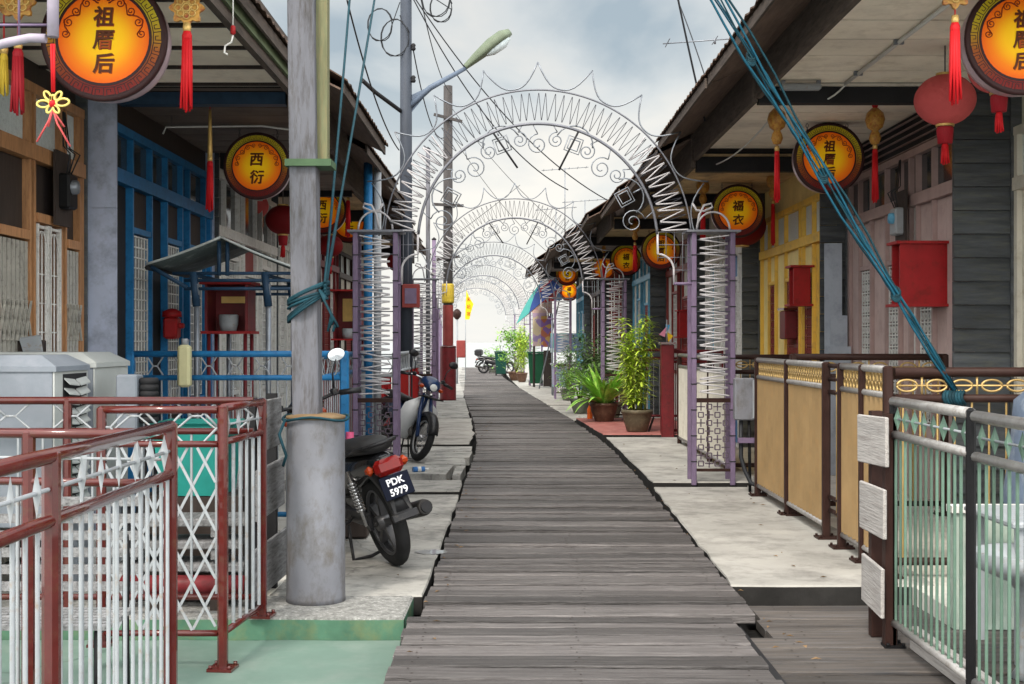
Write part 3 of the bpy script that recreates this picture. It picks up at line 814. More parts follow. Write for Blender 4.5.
# board barriers round the posts
def boards(label, x, y0, y1, zs, m, hb, group, post_m, tilt):
    t = thing('board_barrier', label, 'barrier', (x, (y0 + y1) / 2, 0), group)
    for i, z in enumerate(zs):
        b = MB(); b.cbox((x, (y0 + y1) / 2 + tilt * (i - 1) * .4, z), (.02, y1 - y0, hb), Matrix.Rotation(.02 * (i - 1) + tilt, 3, 'X') @ Matrix.Rotation(.05 * (1 - i), 3, 'Z'), bev=.005)
        b.build('board', m, t)
    for yy in (y0 + .1, y1 - .1):
        b = MB(); b.box(x + (.022 if x > 0 else -.082), x + (.082 if x > 0 else -.022), yy - .03, yy + .03, -.1, zs[0] + hb / 2 + .02); b.build('post', post_m, t)
boards('three flaking white boards on dark posts between tan and green railings', 1.93, 6.62, 7.08, (.975, .605, .2), white_wood, .26, None, brown, .0)
boards('three weathered grey boards beside the concrete drum base', -1.42, 7.12, 7.95, (1.02, .64, .2), old_wood, .29, None, dark, .0)
# ---------------------------------------------------------------- light arches
wire_dk = mat('silhouette_light_wire', (.06, .062, .075), .5, .2, 9)  # rope light coloured near-black to give its backlit silhouette


def spiral(cx, cz, r, a0, turns, sgn=1, n=26):
    return [(cx + r * (1 - .82 * k / n) * cos(a0 + sgn * 2 * pi * turns * k / n), cz + r * (1 - .82 * k / n) * sin(a0 + sgn * 2 * pi * turns * k / n)) for k in range(n + 1)]


def make_arch(Y, xc, label, detail=True, seed=0, zk=0.0):
    r = random.Random(seed)
    g = 'festival light arches over the jetty'
    root = thing('light_arch', label, 'arch', (xc, Y, 0), g)
    zc = 2.53 + zk; RO, RI = 1.61, 1.255
    P = lambda x, z, dy=0: (xc + x, Y + dy, z)
    pol = lambda R, a, dy=0: P(R * cos(a), zc + R * sin(a), dy)
    A0 = radians(4.5)
    ang = [A0 + (pi - 2 * A0) * k / 60 for k in range(61)]
    b = MB(); b.tube([pol(RO, a) for a in ang], .0095, 6); b.build('outer_ring', rail_grey, root)
    b = MB(); b.tube([pol(RI, a) for a in ang], .0155, 6); b.build('inner_ring', rail_grey, root)
    # zigzag rope light between the rings: dense low down, thinner at the crown
    b = MB(); pts = []; n = 104
    for k in range(n + 1):
        a = A0 + (pi - 2 * A0) * k / n
        pts.append(pol(RI + .02 if k % 2 else RO - .02, a + r.uniform(-.008, .008), -.012))
    lo = [p for p in pts if p[2] < zc + .95]; 
    b.tube(zig(pts), .0034, 4); b.build('zigzag_light', wire_dk, root)
    for sgn in (-1, 1):
        b = MB(); q = []
        for k in range(21):
            a = A0 + radians(40) * k / 20
            if sgn < 0: a = pi - a
            q.append(pol(RI + .03 if k % 2 else RO - .03, a + r.uniform(-.015, .015), -.03))
        b.tube(zig(q), .0082, 5); b.build('rope_light', rope_white, root)
    # crown of swags
    cuts = [radians(d) for d in (-3, 20, 38, 55, 72.5, 90, 107.5, 125, 142, 160, 183)]
    b = MB()
    for u, v in zip(cuts, cuts[1:]):
        q = []
        for k in range(13):
            t = k / 12; q.append(pol(RO + .02 + (.27 if abs((u + v) / 2 - pi / 2) < 1.3 else .22) * abs(2 * t - 1) ** 2.6, u + (v - u) * t))
        if u < 0 or v > pi: q = q[3:] if u < 0 else q[:-3]
        b.tube(q, .0085, 5)
    b.build('crown', steel, root)
    # scrolls and square knots hung inside the ring
    sc_ = [(13, 1.02, .13, 1), (28, 1.03, .0, 0), (41, 1.09, .09, -1), (50, 1.03, .12, 1), (62, 1.09, .09, -1), (70, 1.10, .0, 0), (80, 1.10, .085, 1), (90, 1.04, .11, 1), (100, 1.10, .085, -1), (110, 1.10, .0, 0), (118, 1.09, .09, 1), (130, 1.03, .12, -1), (139, 1.09, .09, 1), (152, 1.03, .0, 0), (167, 1.02, .13, -1)]
    for d, R, sr, sg in sc_:
        a = radians(d); x, _, z = pol(R, a); b = MB()
        if sr:
            b.tube([(p[0], Y, p[1]) for p in spiral(x, z, sr, a, 1.7, sg)], .0068, 5)
            b.tube([pol(R + sr, a), pol(RI - .01, a + .04 * sg)], .006, 5)
            b.build('scroll', steel, root)
        else:
            s_ = .075; rot = [(s_ * cos(a + pi / 4 + k * pi / 2), s_ * sin(a + pi / 4 + k * pi / 2)) for k in range(4)]
            b.tube([(x + p, Y, z + q) for p, q in rot], .009, 5, closed=True)
            b.tube([(x + 1.5 * p, Y, z + 1.5 * q) for p, q in rot], .008, 5, closed=True)
            b.tube([(x + .2 * cos(a + k * .35), Y, z + .2 * sin(a + k * .35)) for k in range(-4, 5)], .008, 5)
            b.tube([pol(R + .1, a), pol(RI - .01, a)], .008, 5)
            b.build('knot_frame', steel, root)
    if detail:
        b = MB(); b.tube([pol(RI, radians(112)), pol(.82, radians(105))], .011, 5); b.build('stay', dark, root)
        b = MB(); b.tube([pol(RI, radians(70)), pol(.8, radians(74))], .011, 5); b.build('stay', dark, root)
    # legs
    for sgn in (-1, 1):
        xi, xo = (1.635, 2.04) if sgn > 0 else (1.49, 1.91)
        ztop = 2.65 + zk
        for xx in (xi, xo):
            for dy in (0, .3):
                b = MB(); b.cbox(P(sgn * xx, ztop / 2, dy), (.052, .052, ztop), bev=.006)
                po = b.build('post', purple, root)
                if dy == 0 and detail:
                    for k in range(9):
                        b = MB(); b.cbox(P(sgn * xx, .25 + k * .27, 0), (.058, .058, .012)); b.build('tie', dark, po)
        b = MB(); b.cbox(P(sgn * (xi + xo) / 2, ztop + .012, .15), (xo - xi + .16, .4, .022)); b.build('cap', rail_grey, root)
        b = MB(); zz = ztop - .05; q = []; k = 0; xa, xb = sgn * xi + sgn * .04, sgn * xo - sgn * .04
        while zz > .93:
            q.append(P(xa if k % 2 else xb, zz + r.uniform(-.02, .02), -.035)); zz -= r.uniform(.026, .046); k += 1
        b.tube(zig(q), .0082, 5); b.build('rope_light', rope_white, root)
        b = MB()
        for k in range(11 if detail else 7):
            zz = ztop - .08 - k * (ztop - 1.0) / 11
            b.tube([P(sgn * xi, zz, .012), P(sgn * xo, zz, .012)], .006, 4)
        b.build('rung', rail_grey, root)
        b = MB(); b.cbox(P(sgn * (xi + xo) / 2, .89, 0), (xo - xi - .053, .045, .045)); b.build('crossbar', brown, root)
        b = MB(); b.cbox(P(sgn * (xi + xo) / 2, .16, 0), (xo - xi - .053, .03, .03)); b.build('crossbar', brown, root)
        # fretwork of little squares
        b = MB(); nx, nz = 4, 8; dx = (xo - xi - .06) / nx; dz = .68 / nz
        for i in range(nx):
            for j in range(nz):
                x0 = xi + .03 + dx * i; z0 = .185 + dz * j; e = .2
                if (i + j) % 2 == 0:
                    x1, x2, z1, z2 = x0 + dx * e, x0 + dx * (1 - e), z0 + dz * e, z0 + dz * (1 - e)
                    c = [(x1, z1), (x2, z1), (x2, z2), (x1, z2)]
                    for m_ in range(4):
                        b.bar(P(sgn * c[m_][0], c[m_][1]), P(sgn * c[(m_ + 1) % 4][0], c[(m_ + 1) % 4][1]), .012, .012, up=(0, 1, 0))
                else:
                    b.bar(P(sgn * x0, z0 + dz / 2), P(sgn * (x0 + dx), z0 + dz / 2), .012, .012, up=(0, 1, 0))
                    b.bar(P(sgn * (x0 + dx / 2), z0), P(sgn * (x0 + dx / 2), z0 + dz), .012, .012, up=(0, 1, 0))
        b.build('fretwork', purple_dk, root)
        # small grid under the ring foot, and loop over the leg
        x1, x2, z1, z2 = 1.255, xi - .03, 2.12 + zk, ztop
        b = MB()
        for k in range(5):
            x = x1 + (x2 - x1) * k / 4; b.tube([P(sgn * x, z1 if k > 1 else z1 + .22), P(sgn * x, z2)], .004, 4)
            z = z1 + (z2 - z1) * k / 4; b.tube([P(sgn * (x1 if k > 1 else x1 + .18), z), P(sgn * x2, z)], .004, 4)
        gb = b.build('grid', rail_grey, root)
        b = MB(); b.tube([P(sgn * x1, z2), P(sgn * x1, z2 - .23)] + [P(sgn * (x1 + .17 * sin(a)), z2 - .40 + .17 * cos(a) ) for a in [k * pi / 16 for k in range(1, 9)]] + [P(sgn * (x1 + .17), z1 - .02)], .012, 6)
        b.build('scroll_edge', rope_white, gb)
        b = MB(); b.tube([P(sgn * (x1 + .17), z1 - .01), P(sgn * xi, z1 - .01)], .018, 6); b.build('shelf_bar', purple, gb)
        b = MB(); xm, rad = (xi + xo) / 2, (xo - xi) / 2 - .03
        b.tube([P(sgn * xm + rad * cos(a), ztop + .03 + rad * 1.05 * sin(a)) for a in [k * pi / 14 for k in range(15)]], .011, 6); b.build('loop', rope_white, root)
        b = MB(); q = [pol(RO + .05, (A0 if sgn > 0 else pi - A0) + sgn * radians(20) * (1 - k / 6)) for k in range(0)]
        horn = [(1.62, 2.95), (1.66, 2.88), (1.74, 2.87), (1.83, 2.91), (1.815, 2.95), (1.74, 2.93), (1.69, 2.83), (1.665, 2.68)]
        b.tube([P(sgn * x, z + zk) for x, z in horn], .013, 6); b.build('horn', rope_white, root)
    return root


for i, (Y, lab) in enumerate([(13.4, 'nearest and largest light arch, with lilac legs either side of the boardwalk'),
                              (23.6, 'second light arch, between the lamp pole and the potted bamboo'),
                              (33.8, 'third light arch, by the maroon drum base'),
                              (44.0, 'fourth light arch, framing the far boardwalk'),
                              (54.2, 'smallest and farthest light arch, around the yellow flag')]):
    make_arch(Y, .27 + bend(Y) * (1.0) - (.0 if i == 0 else .02), lab, i < 2, i)

# ---------------------------------------------------------------- posts and poles
pole_grey = mat('grey_cement_post', (.125, .127, .145), .75, .22, 3, stretch=(3, 3, .5), col2=(.06, .055, .052), c2amt=.5, bump=.25)
pole_dark = mat('dark_grey_pole', (.042, .05, .066), .6, .2, 3, stretch=(3, 3, .6))
drum_grey = mat('cement_drum', (.18, .185, .208), .7, .2, 2.5, stretch=(1, 1, .6), col2=(.10, .088, .075), c2amt=.5, bump=.15)
rusty = mat('rusty_cap', (.17, .12, .065), .8, .3, 8, col2=(.18, .10, .05), c2amt=.5)
moss_wood = mat('mossy_board', (.15, .155, .085), .8, .25, 3, stretch=(8, 8, 1), col2=(.2, .17, .09), c2amt=.5)
green_strap = mat('green_strap', (.06, .11, .055), .6, .2, 6)
rope_teal = mat('teal_rope', (.006, .036, .05), .7, .3, 20, isl=.4)
rope_blue = mat('blue_rope', (.006, .065, .105), .65, .25, 20, isl=.45)
cable_m = mat('black_cable', (.02, .022, .026), .5, .2, 10)

xp, yp = -1.205, 7.44
t = thing('cement_post', 'tall square grey cement post rising from the cement drum at left', 'post', (xp, yp, 0))
b = MB(); v = []
for z, dx in ((0.02, .03), (3.4, -.012), (7.7, -.04)):
    h = .078
    v += [(xp + dx + sx * h, yp + sy * h, z) for sx, sy in ((-1, -1), (1, -1), (1, 1), (-1, 1))]
b.add(v, [(k * 4 + i, k * 4 + (i + 1) % 4, k * 4 + 4 + (i + 1) % 4, k * 4 + 4 + i) for k in range(2) for i in range(4)] + [(8, 9, 10, 11)])
b.build('shaft', pole_grey, t, bevel=.012)
b = MB(); b.cbox((xp + .10, yp + .04, 5.1), (.065, .10, 5.1)); b.build('support_board', moss_wood, t)
for z in (2.53, 4.4):
    b = MB(); b.cbox((xp + .035, yp + .0, z), (.265, .22, .04)); b.build('strap', green_strap, t)
b = MB(); b.cbox((xp - .0, yp, 7.72), (.5, .08, .08)); b.build('crossarm', pole_grey, t)
t = thing('cement_drum', 'grey painted cement drum with rusty rim around the foot of the tall post', 'drum', (-1.14, 7.44, 0))
b = MB(); b.lathe([(.0, .0), (.172, .0), (.170, .03), (.167, 1.06)], 40, (-1.14, 7.44, 0)); b.build('body', drum_grey, t)
b = MB(); b.lathe([(.168, 1.055), (.173, 1.06), (.171, 1.072), (.12, 1.085), (.0, 1.09)], 40, (-1.14, 7.44, 0)); b.build('rim', rusty, t)


def cyl_pole(name, label, x, Y, r0, r1, h, m, drum=None):
    t = thing(name, label, 'pole', (x, Y, 0))
    b = MB(); b.tube([(x, Y, -.2), (x, Y, h)], [r0, r1], 16); b.build('shaft', m, t)
    return t
x1 = at(406, 342, 22).x
t = cyl_pole('street_lamp', 'tall grey street lamp pole with a long arm reaching over the boardwalk', x1, 22, .115, .095, 8.4, pole_dark)
lamp_grey = mat('lamp_grey_paint', (.10, .13, .18), .5, .15, 6)
a0, a1 = at(408, 108, 22), at(466, 68, 22)
b = MB(); b.tube([a0, at(430, 88, 22), a1], [.055, .05, .035], 10); arm = b.build('arm', lamp_grey, t)
b = MB(); b.add([at(407, 118, 22), at(435, 84, 22), at(409, 96, 22), at(407, 118, 22.06), at(435, 84, 22.06), at(409, 96, 22.06)], [(0, 1, 2), (5, 4, 3), (0, 3, 4, 1), (1, 4, 5, 2), (2, 5, 3, 0)]); b.build('gusset', lamp_grey, arm)
head_m = mat('lamp_head_green', (.13, .16, .11), .5, .15, 6)
h0, h1 = Vector(a1), Vector(at(511, 33, 22)); ax = (h1 - h0); Lh = ax.length; ax.normalize()
s_ = Vector((0, 1, 0)); u_ = ax.cross(s_)
b = MB(); vs = []; prof = [(0, .06, .07), (.25, .12, .12), (.6, .19, .17), (.85, .18, .16), (1, .08, .09)]
for tt, wd, hh in prof:
    for k in range(12):
        a = 2 * pi * k / 12; c_ = cos(a); sn = sin(a)
        vs.append(h0 + ax * (tt * Lh) + s_ * (wd * c_) + u_ * (hh * (sn if sn > 0 else .35 * sn)))
b.add(vs, [(i * 12 + k, i * 12 + (k + 1) % 12, i * 12 + 12 + (k + 1) % 12, i * 12 + 12 + k) for i in range(4) for k in range(12)] + [tuple(range(48, 60))], 0, True)
hd = b.build('lamp_head', head_m, t)
b = MB(); vs = []
for tt, wd, hh in [(.42, .05, .02), (.55, .12, .08), (.78, .125, .10), (.92, .06, .04)]:
    for k in range(9):
        a = pi + pi * k / 8; vs.append(h0 + ax * (tt * Lh) + s_ * (wd * cos(a)) + u_ * (hh * sin(a) - .045))
b.add(vs, [(i * 9 + k, i * 9 + k + 1, i * 9 + 10 + k, i * 9 + 9 + k) for i in range(3) for k in range(8)], 0, True)
b.build('lens', frosted, hd)
b = MB(); b.tube([at(402, 112, 22), at(375, 92, 21), at(362, 80, 20.5)], .035, 8); b.build('service_bracket', dark, t)
b = MB(); p = at(411, 296, 21.85); b.cbox(p, (.30, .14, .40), bev=.01); bx = b.build('meter_box', red_frame, t)
b = MB(); b.cbox((p.x, p.y - .075, p.z), (.2, .012, .26)); b.build('plate', purple, bx)
for z in (5.95, 6.5, 7.4):
    b = MB(); b.lathe([(.0, 0), (.03, 0), (.045, .03), (.03, .06), (.045, .09), (.02, .12), (0, .12)], 10, (x1 + .13, 21.95, z)); b.build('insulator', dark, t)

x2 = at(448, 342, 33).x
wood_pole = mat('brown_wood_pole', (.05, .046, .046), .8, .3, 3, stretch=(5, 5, .6), col2=(.07, .06, .055), c2amt=.4)
t = cyl_pole('utility_pole', 'old wooden utility pole with red painted foot standing in a maroon drum', x2, 33, .13, .115, 8.1, wood_pole)
b = MB(); b.lathe([(.138, .9), (.136, 2.45)], 18, (x2, 33, 0)); b.build('red_sleeve', red_frame, t)
b = MB(); b.lathe([(0, 2.50), (.15, 2.5), (.16, 2.55), (.155, 2.95), (.145, 3.0), (0, 3)], 18, (x2, 33, 0)); b.build('yellow_notice', mat('yellow_notice', (.5, .36, .04), .6), t)
for i, (yy, w_) in enumerate(((118, .75), (205, .8), (258, .6))):
    b = MB(); p = at(448, yy, 32.85); b.cbox((p.x, p.y, p.z), (w_, .07, .07), Matrix.Rotation(.25 - .2 * i, 3, 'Y')); b.build('crossarm', wood_pole, t)
t = thing('cement_drum', 'maroon painted drum around the foot of the wooden utility pole', 'drum', (x2, 33, 0))
b = MB(); b.lathe([(0, 0), (.215, 0), (.21, .05), (.205, 1.36)], 28, (x2, 33, 0)); b.build('body', maroon, t)
b = MB(); b.lathe([(.206, 1.355), (.215, 1.365), (.21, 1.39), (.12, 1.42), (0, 1.42)], 28, (x2, 33, 0)); b.build('rim', red_ox, t)
# two slim poles and lamp post between
for (xx, Y, y_top, m, lab) in [(428, 27, 60, pole_grey, 'slim grey pole just left of the wooden utility pole'), (434, 30, 150, purple, 'slim lilac pole beside the slim grey pole')]:
    x = at(xx, 342, Y).x
    t = thing('slim_pole', lab, 'pole', (x, Y, 0)); z = at(xx, y_top + 90, Y).z
    b = MB(); b.tube([(x, Y, -.1), (x, Y, z)], .045, 8); b.build('shaft', m, t)
    b = MB(); b.lathe([(.05, z), (.06, z + .02), (0, z + .07)], 8, (x, Y, 0)); b.build('cap', dark, t)
t = thing('lamp_post', 'short white post carrying a small lantern and red box beyond the maroon drum', 'lamp post', at(457, 372, 46))
p = at(457, 372, 46); z1 = at(457, 318, 46).z
b = MB(); b.tube([(p.x, 46, .0), (p.x, 46, z1)], .04, 8); b.build('shaft', white_paint, t)
b = MB(); b.lathe([(.05, z1 - .05), (.14, z1 + .05), (.16, z1 + .2), (.08, z1 + .3), (0, z1 + .34)], 10, (p.x, 46, 0)); b.build('lamp_head', brown, t)
q = at(461, 349, 45.9); b = MB(); b.cbox(q, (.32, .2, .62), bev=.02); b.build('box', red_frame, t)

# ---------------------------------------------------------------- ropes and cables
def sag(p, q, d, n=18):
    p, q = Vector(p), Vector(q)
    return [p.lerp(q, k / n) + Vector((0, 0, -4 * d * (k / n) * (1 - k / n))) for k in range(n + 1)]

A_top, B_tie = Vector((-1.2, 7.40, 7.55)), Vector((2.83, 8.17, 1.18))
t = thing('rope_bundle', 'bundle of blue guy ropes slanting down to the brown partition railing at right', 'rope', B_tie)
rr_ = random.Random(3)
for i in range(7):
    b = MB(); o = Vector((rr_.uniform(-.05, .05), rr_.uniform(-.03, .03), rr_.uniform(-.05, .05)))
    pts = sag(A_top + o * 2.4, B_tie + o * .35, rr_.uniform(-.02, .14), 26)
    mid = 12 + i % 3
    pts = [p + Vector((.012 * sin(k * 1.7 + i), 0, .012 * cos(k * 1.3 + i))) for k, p in enumerate(pts)]
    b.tube(pts, .0052 + .002 * (i % 2), 6); b.build('strand', rope_blue if i % 3 else rope_teal, t)
for f in (.58, .665, .78, .9):
    b = MB(); c = A_top.lerp(B_tie, f) - Vector((0, 0, .09 * 4 * f * (1 - f)))
    for k in range(4):
        b.tube([c + Vector((.026 * cos(a), .022 * sin(a), .03 * sin(a) + .012 * k)) for a in [j * pi / 5 for j in range(10)]], .009, 5, closed=True)
    b.build('whipping', rope_teal, t)
b = MB()
for k in range(7):
    y0 = 2.76 + .019 * k
    b.tube([(y0 + .02 * sin(j), 8.17 + .042 * cos(2 * pi * j / 10), 1.143 + .042 * sin(2 * pi * j / 10)) for j in range(10)], .012, 5, closed=True)
b.build('knot', rope_teal, t)

t = thing('tied_rope', 'dark teal rope wound round the tall cement post and running up', 'rope', (xp + .05, yp, 1.8))
b = MB()
for k in range(9):
    z = 1.69 + .013 * k + rr_.uniform(-.02, .02); tl = .12 + rr_.uniform(-.05, .06)
    b.tube([(xp + .022 + .118 * cos(a) , yp + .118 * sin(a), z + tl * .5 * cos(a)) for a in [j * pi / 8 for j in range(16)]], .0085, 6, closed=True)
b.build('coil', rope_teal, t)
for i, q in enumerate([(-1.55, 17, 7.7), (-1.58, 17, 7.6), (-1.50, 16.6, 7.75), (-1.35, 12, 7.0)]):
    b = MB(); b.tube(sag((xp + .13, yp - .09, 1.78 + .02 * i), q, .05 * i, 20), .0085, 6); b.build('strand', rope_teal, t)
b = MB()
for i in range(6):
    b.tube([(xp + .10 + .01 * i, yp - .1, 1.80 - .01 * i), (xp + .13, yp - .12, 1.74), (xp + .17 + .008 * i, yp - .1 - .01 * (i % 3), 1.66 - .015 * i), (xp + .15 + .01 * i, yp - .11, 1.56 + .02 * (i % 3))], .008, 5)
b.build('tail', rope_teal, t)
t = thing('thin_rope', 'thin green cord looped round the rim of the grey cement drum', 'rope', (-1.14, 7.44, 1.05))
b = MB(); b.tube([(-1.14 + .19 * cos(a), 7.44 + .19 * sin(a), 1.06 + .012 * sin(3 * a)) for a in [j * pi / 12 for j in range(24)]], .008, 5, closed=True); b.build('loop', rope_teal, t)
b = MB(); b.tube([(-1.29, 7.28, 1.06), (-1.31, 7.2, .98), (-1.27, 7.2, .86), (-1.29, 7.21, .80)], .009, 5); b.build('tail', rope_teal, t)

pt1, pt2 = Vector((x1, 22, 0)), Vector((x2, 33, 0))
NP = Vector((xp, yp, 7.7))
cab = [(NP + Vector((.22, 0, 0)), pt1 + Vector((.05, 0, 8.2)), .35, 'black cable strung from the near cement post to the lamp pole'),
       (NP + Vector((-.2, 0, .03)), pt1 + Vector((-.1, 0, 7.9)), .55, 'slacker black cable left of the first, from the near post to the lamp pole'),
       (pt1 + Vector((.1, 0, 8.2)), pt2 + Vector((.1, 0, 7.9)), .5, 'black cable between the lamp pole and the wooden pole'),
       (pt1 + Vector((.13, -.05, 6.5)), pt2 + Vector((.1, 0, 7.2)), .9, 'low sagging cable between the lamp pole and the wooden pole'),
       (at(347, 0, 15.5), at(399, 150, 21.9), .25, 'black service cable dropping from the roof edge to the lamp pole'),
       (pt1 + Vector((.12, -.05, 7.4)), at(568, 190, 24), .5, 'long black cable from the lamp pole down behind the first arch'),
       (pt1 + Vector((.12, -.05, 7.45)), at(640, 215, 25), .6, 'black cable from the lamp pole to the far right eaves'),
       (pt2 + Vector((.12, 0, 7.5)), at(600, 255, 32), .35, 'thin cable from the wooden pole across to the right roofs'),
       (pt2 + Vector((.12, 0, 6.8)), at(560, 262, 40), .3, 'lower thin cable from the wooden pole to the far right roof'),
       (at(672, -30, 13), at(705, 121, 13.4), .03, 'dark cable dropping to the right eave near the arch'),
       (at(664, -30, 16), at(716, 112, 13.2), -.1, 'thin wire beside the dark cable over the right eave'),
       (at(714, -20, 11), at(700, -90, 20), .1, 'wire running forward over the right roof'),
       (pt2 + Vector((.1, 0, 4.2)), at(520, 185, 36), .02, 'horizontal wire below the first arch crown')]
for i, (p, q, d, lab) in enumerate(cab):
    b = MB(); b.tube(sag(p, q, d, 24), .011 if i not in (7, 8, 10, 12) else .007, 5); o = b.build('cable', cable_m, None, loc=tuple(p)); tag(o, lab, 'cable', 'overhead cables')
# curls of spare cable on the lamp pole
for i, (x, y, R, Y) in enumerate([(380, 25, .28, 21.9), (395, 38, .32, 21.9), (441, 8, .25, 22), (436, -2, .33, 22)]):
    c = at(x, y, Y); b = MB()
    b.tube([c + Vector((R * (1 - .004 * k) * cos(.3 + k * .37) * .8, .02 * sin(k), R * (1 + .05 * sin(k)) * sin(.3 + k * .37))) for k in range(34)] + [pt1 + Vector((.1 if x > 406 else -.1, -.06, c.z + .4))], .009, 5)
    o = b.build('cable_coil', cable_m, None, loc=tuple(c)); tag(o, ['loose cable loop upper left of the lamp pole', 'lower loose cable loop left of the lamp pole', 'loose cable loop right of the lamp pole', 'topmost loose cable loop right of the lamp pole'][i], 'cable', 'loose cable loops')
# ---------------------------------------------------------------- drum lanterns
def face_mat():
    m = bpy.data.materials.new('lantern_print'); m.use_nodes = True; N, L = m.node_tree.nodes, m.node_tree.links
    bs = N['Principled BSDF']; tc = N.new('ShaderNodeTexCoord')
    ln = N.new('ShaderNodeVectorMath'); ln.operation = 'LENGTH'
    L.new(tc.outputs['Object'], ln.inputs[0])
    r = N.new('ShaderNodeValToRGB'); e = r.color_ramp.elements
    e[0].position = .0; e[0].color = (.92, .60, .008, 1); e[1].position = .27; e[1].color = (.72, .085, .004, 1)
    k = r.color_ramp.elements.new(.11); k.color = (.90, .48, .006, 1)
    k = r.color_ramp.elements.new(.20); k.color = (.82, .20, .005, 1)
    L.new(ln.outputs['Value'], r.inputs['Fac'])
    L.new(r.outputs[0], bs.inputs['Base Color']); bs.inputs['Roughness'].default_value = .45; bs.inputs['Specular IOR Level'].default_value = .15
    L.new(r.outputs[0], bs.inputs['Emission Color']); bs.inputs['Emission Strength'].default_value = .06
    return m


def border_mat():
    m = bpy.data.materials.new('lantern_border_print'); m.use_nodes = True; N, L = m.node_tree.nodes, m.node_tree.links
    bs = N['Principled BSDF']; tc = N.new('ShaderNodeTexCoord'); sp = N.new('ShaderNodeSeparateXYZ'); L.new(tc.outputs['Object'], sp.inputs[0])
    mr = N.new('ShaderNodeMapRange'); mr.inputs['From Min'].default_value = -.27; mr.inputs['From Max'].default_value = .12
    L.new(sp.outputs['Z'], mr.inputs['Value'])
    r = N.new('ShaderNodeValToRGB'); e = r.color_ramp.elements
    e[0].color = (.16, .012, .010, 1); e[1].color = (.46, .36, .018, 1)
    k = e.new(.5); k.color = (.30, .08, .015, 1)
    L.new(mr.outputs[0], r.inputs['Fac']); L.new(r.outputs[0], bs.inputs['Base Color']); bs.inputs['Roughness'].default_value = .45; bs.inputs['Specular IOR Level'].default_value = .15
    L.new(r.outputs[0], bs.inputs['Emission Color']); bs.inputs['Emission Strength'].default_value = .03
    return m


lf, lb = face_mat(), border_mat()
ink = mat('lantern_ink', (.035, .012, .012), .5, .1)
ink_red = mat('lantern_scroll_red', (.20, .018, .01), .5, .1)
drum_side = mat('lantern_side_satin', (.50, .36, .40), .28, .12, 6, metal=.35)
chain_m = mat('chain_metal', (.12, .11, .11), .45, .2, 9, metal=.6)
gold_txt = mat('character_ink', (.10, .025, .006), .5, .1)
outline_txt = mat('character_edge', (.40, .07, .008), .5, .1)
LR = .352


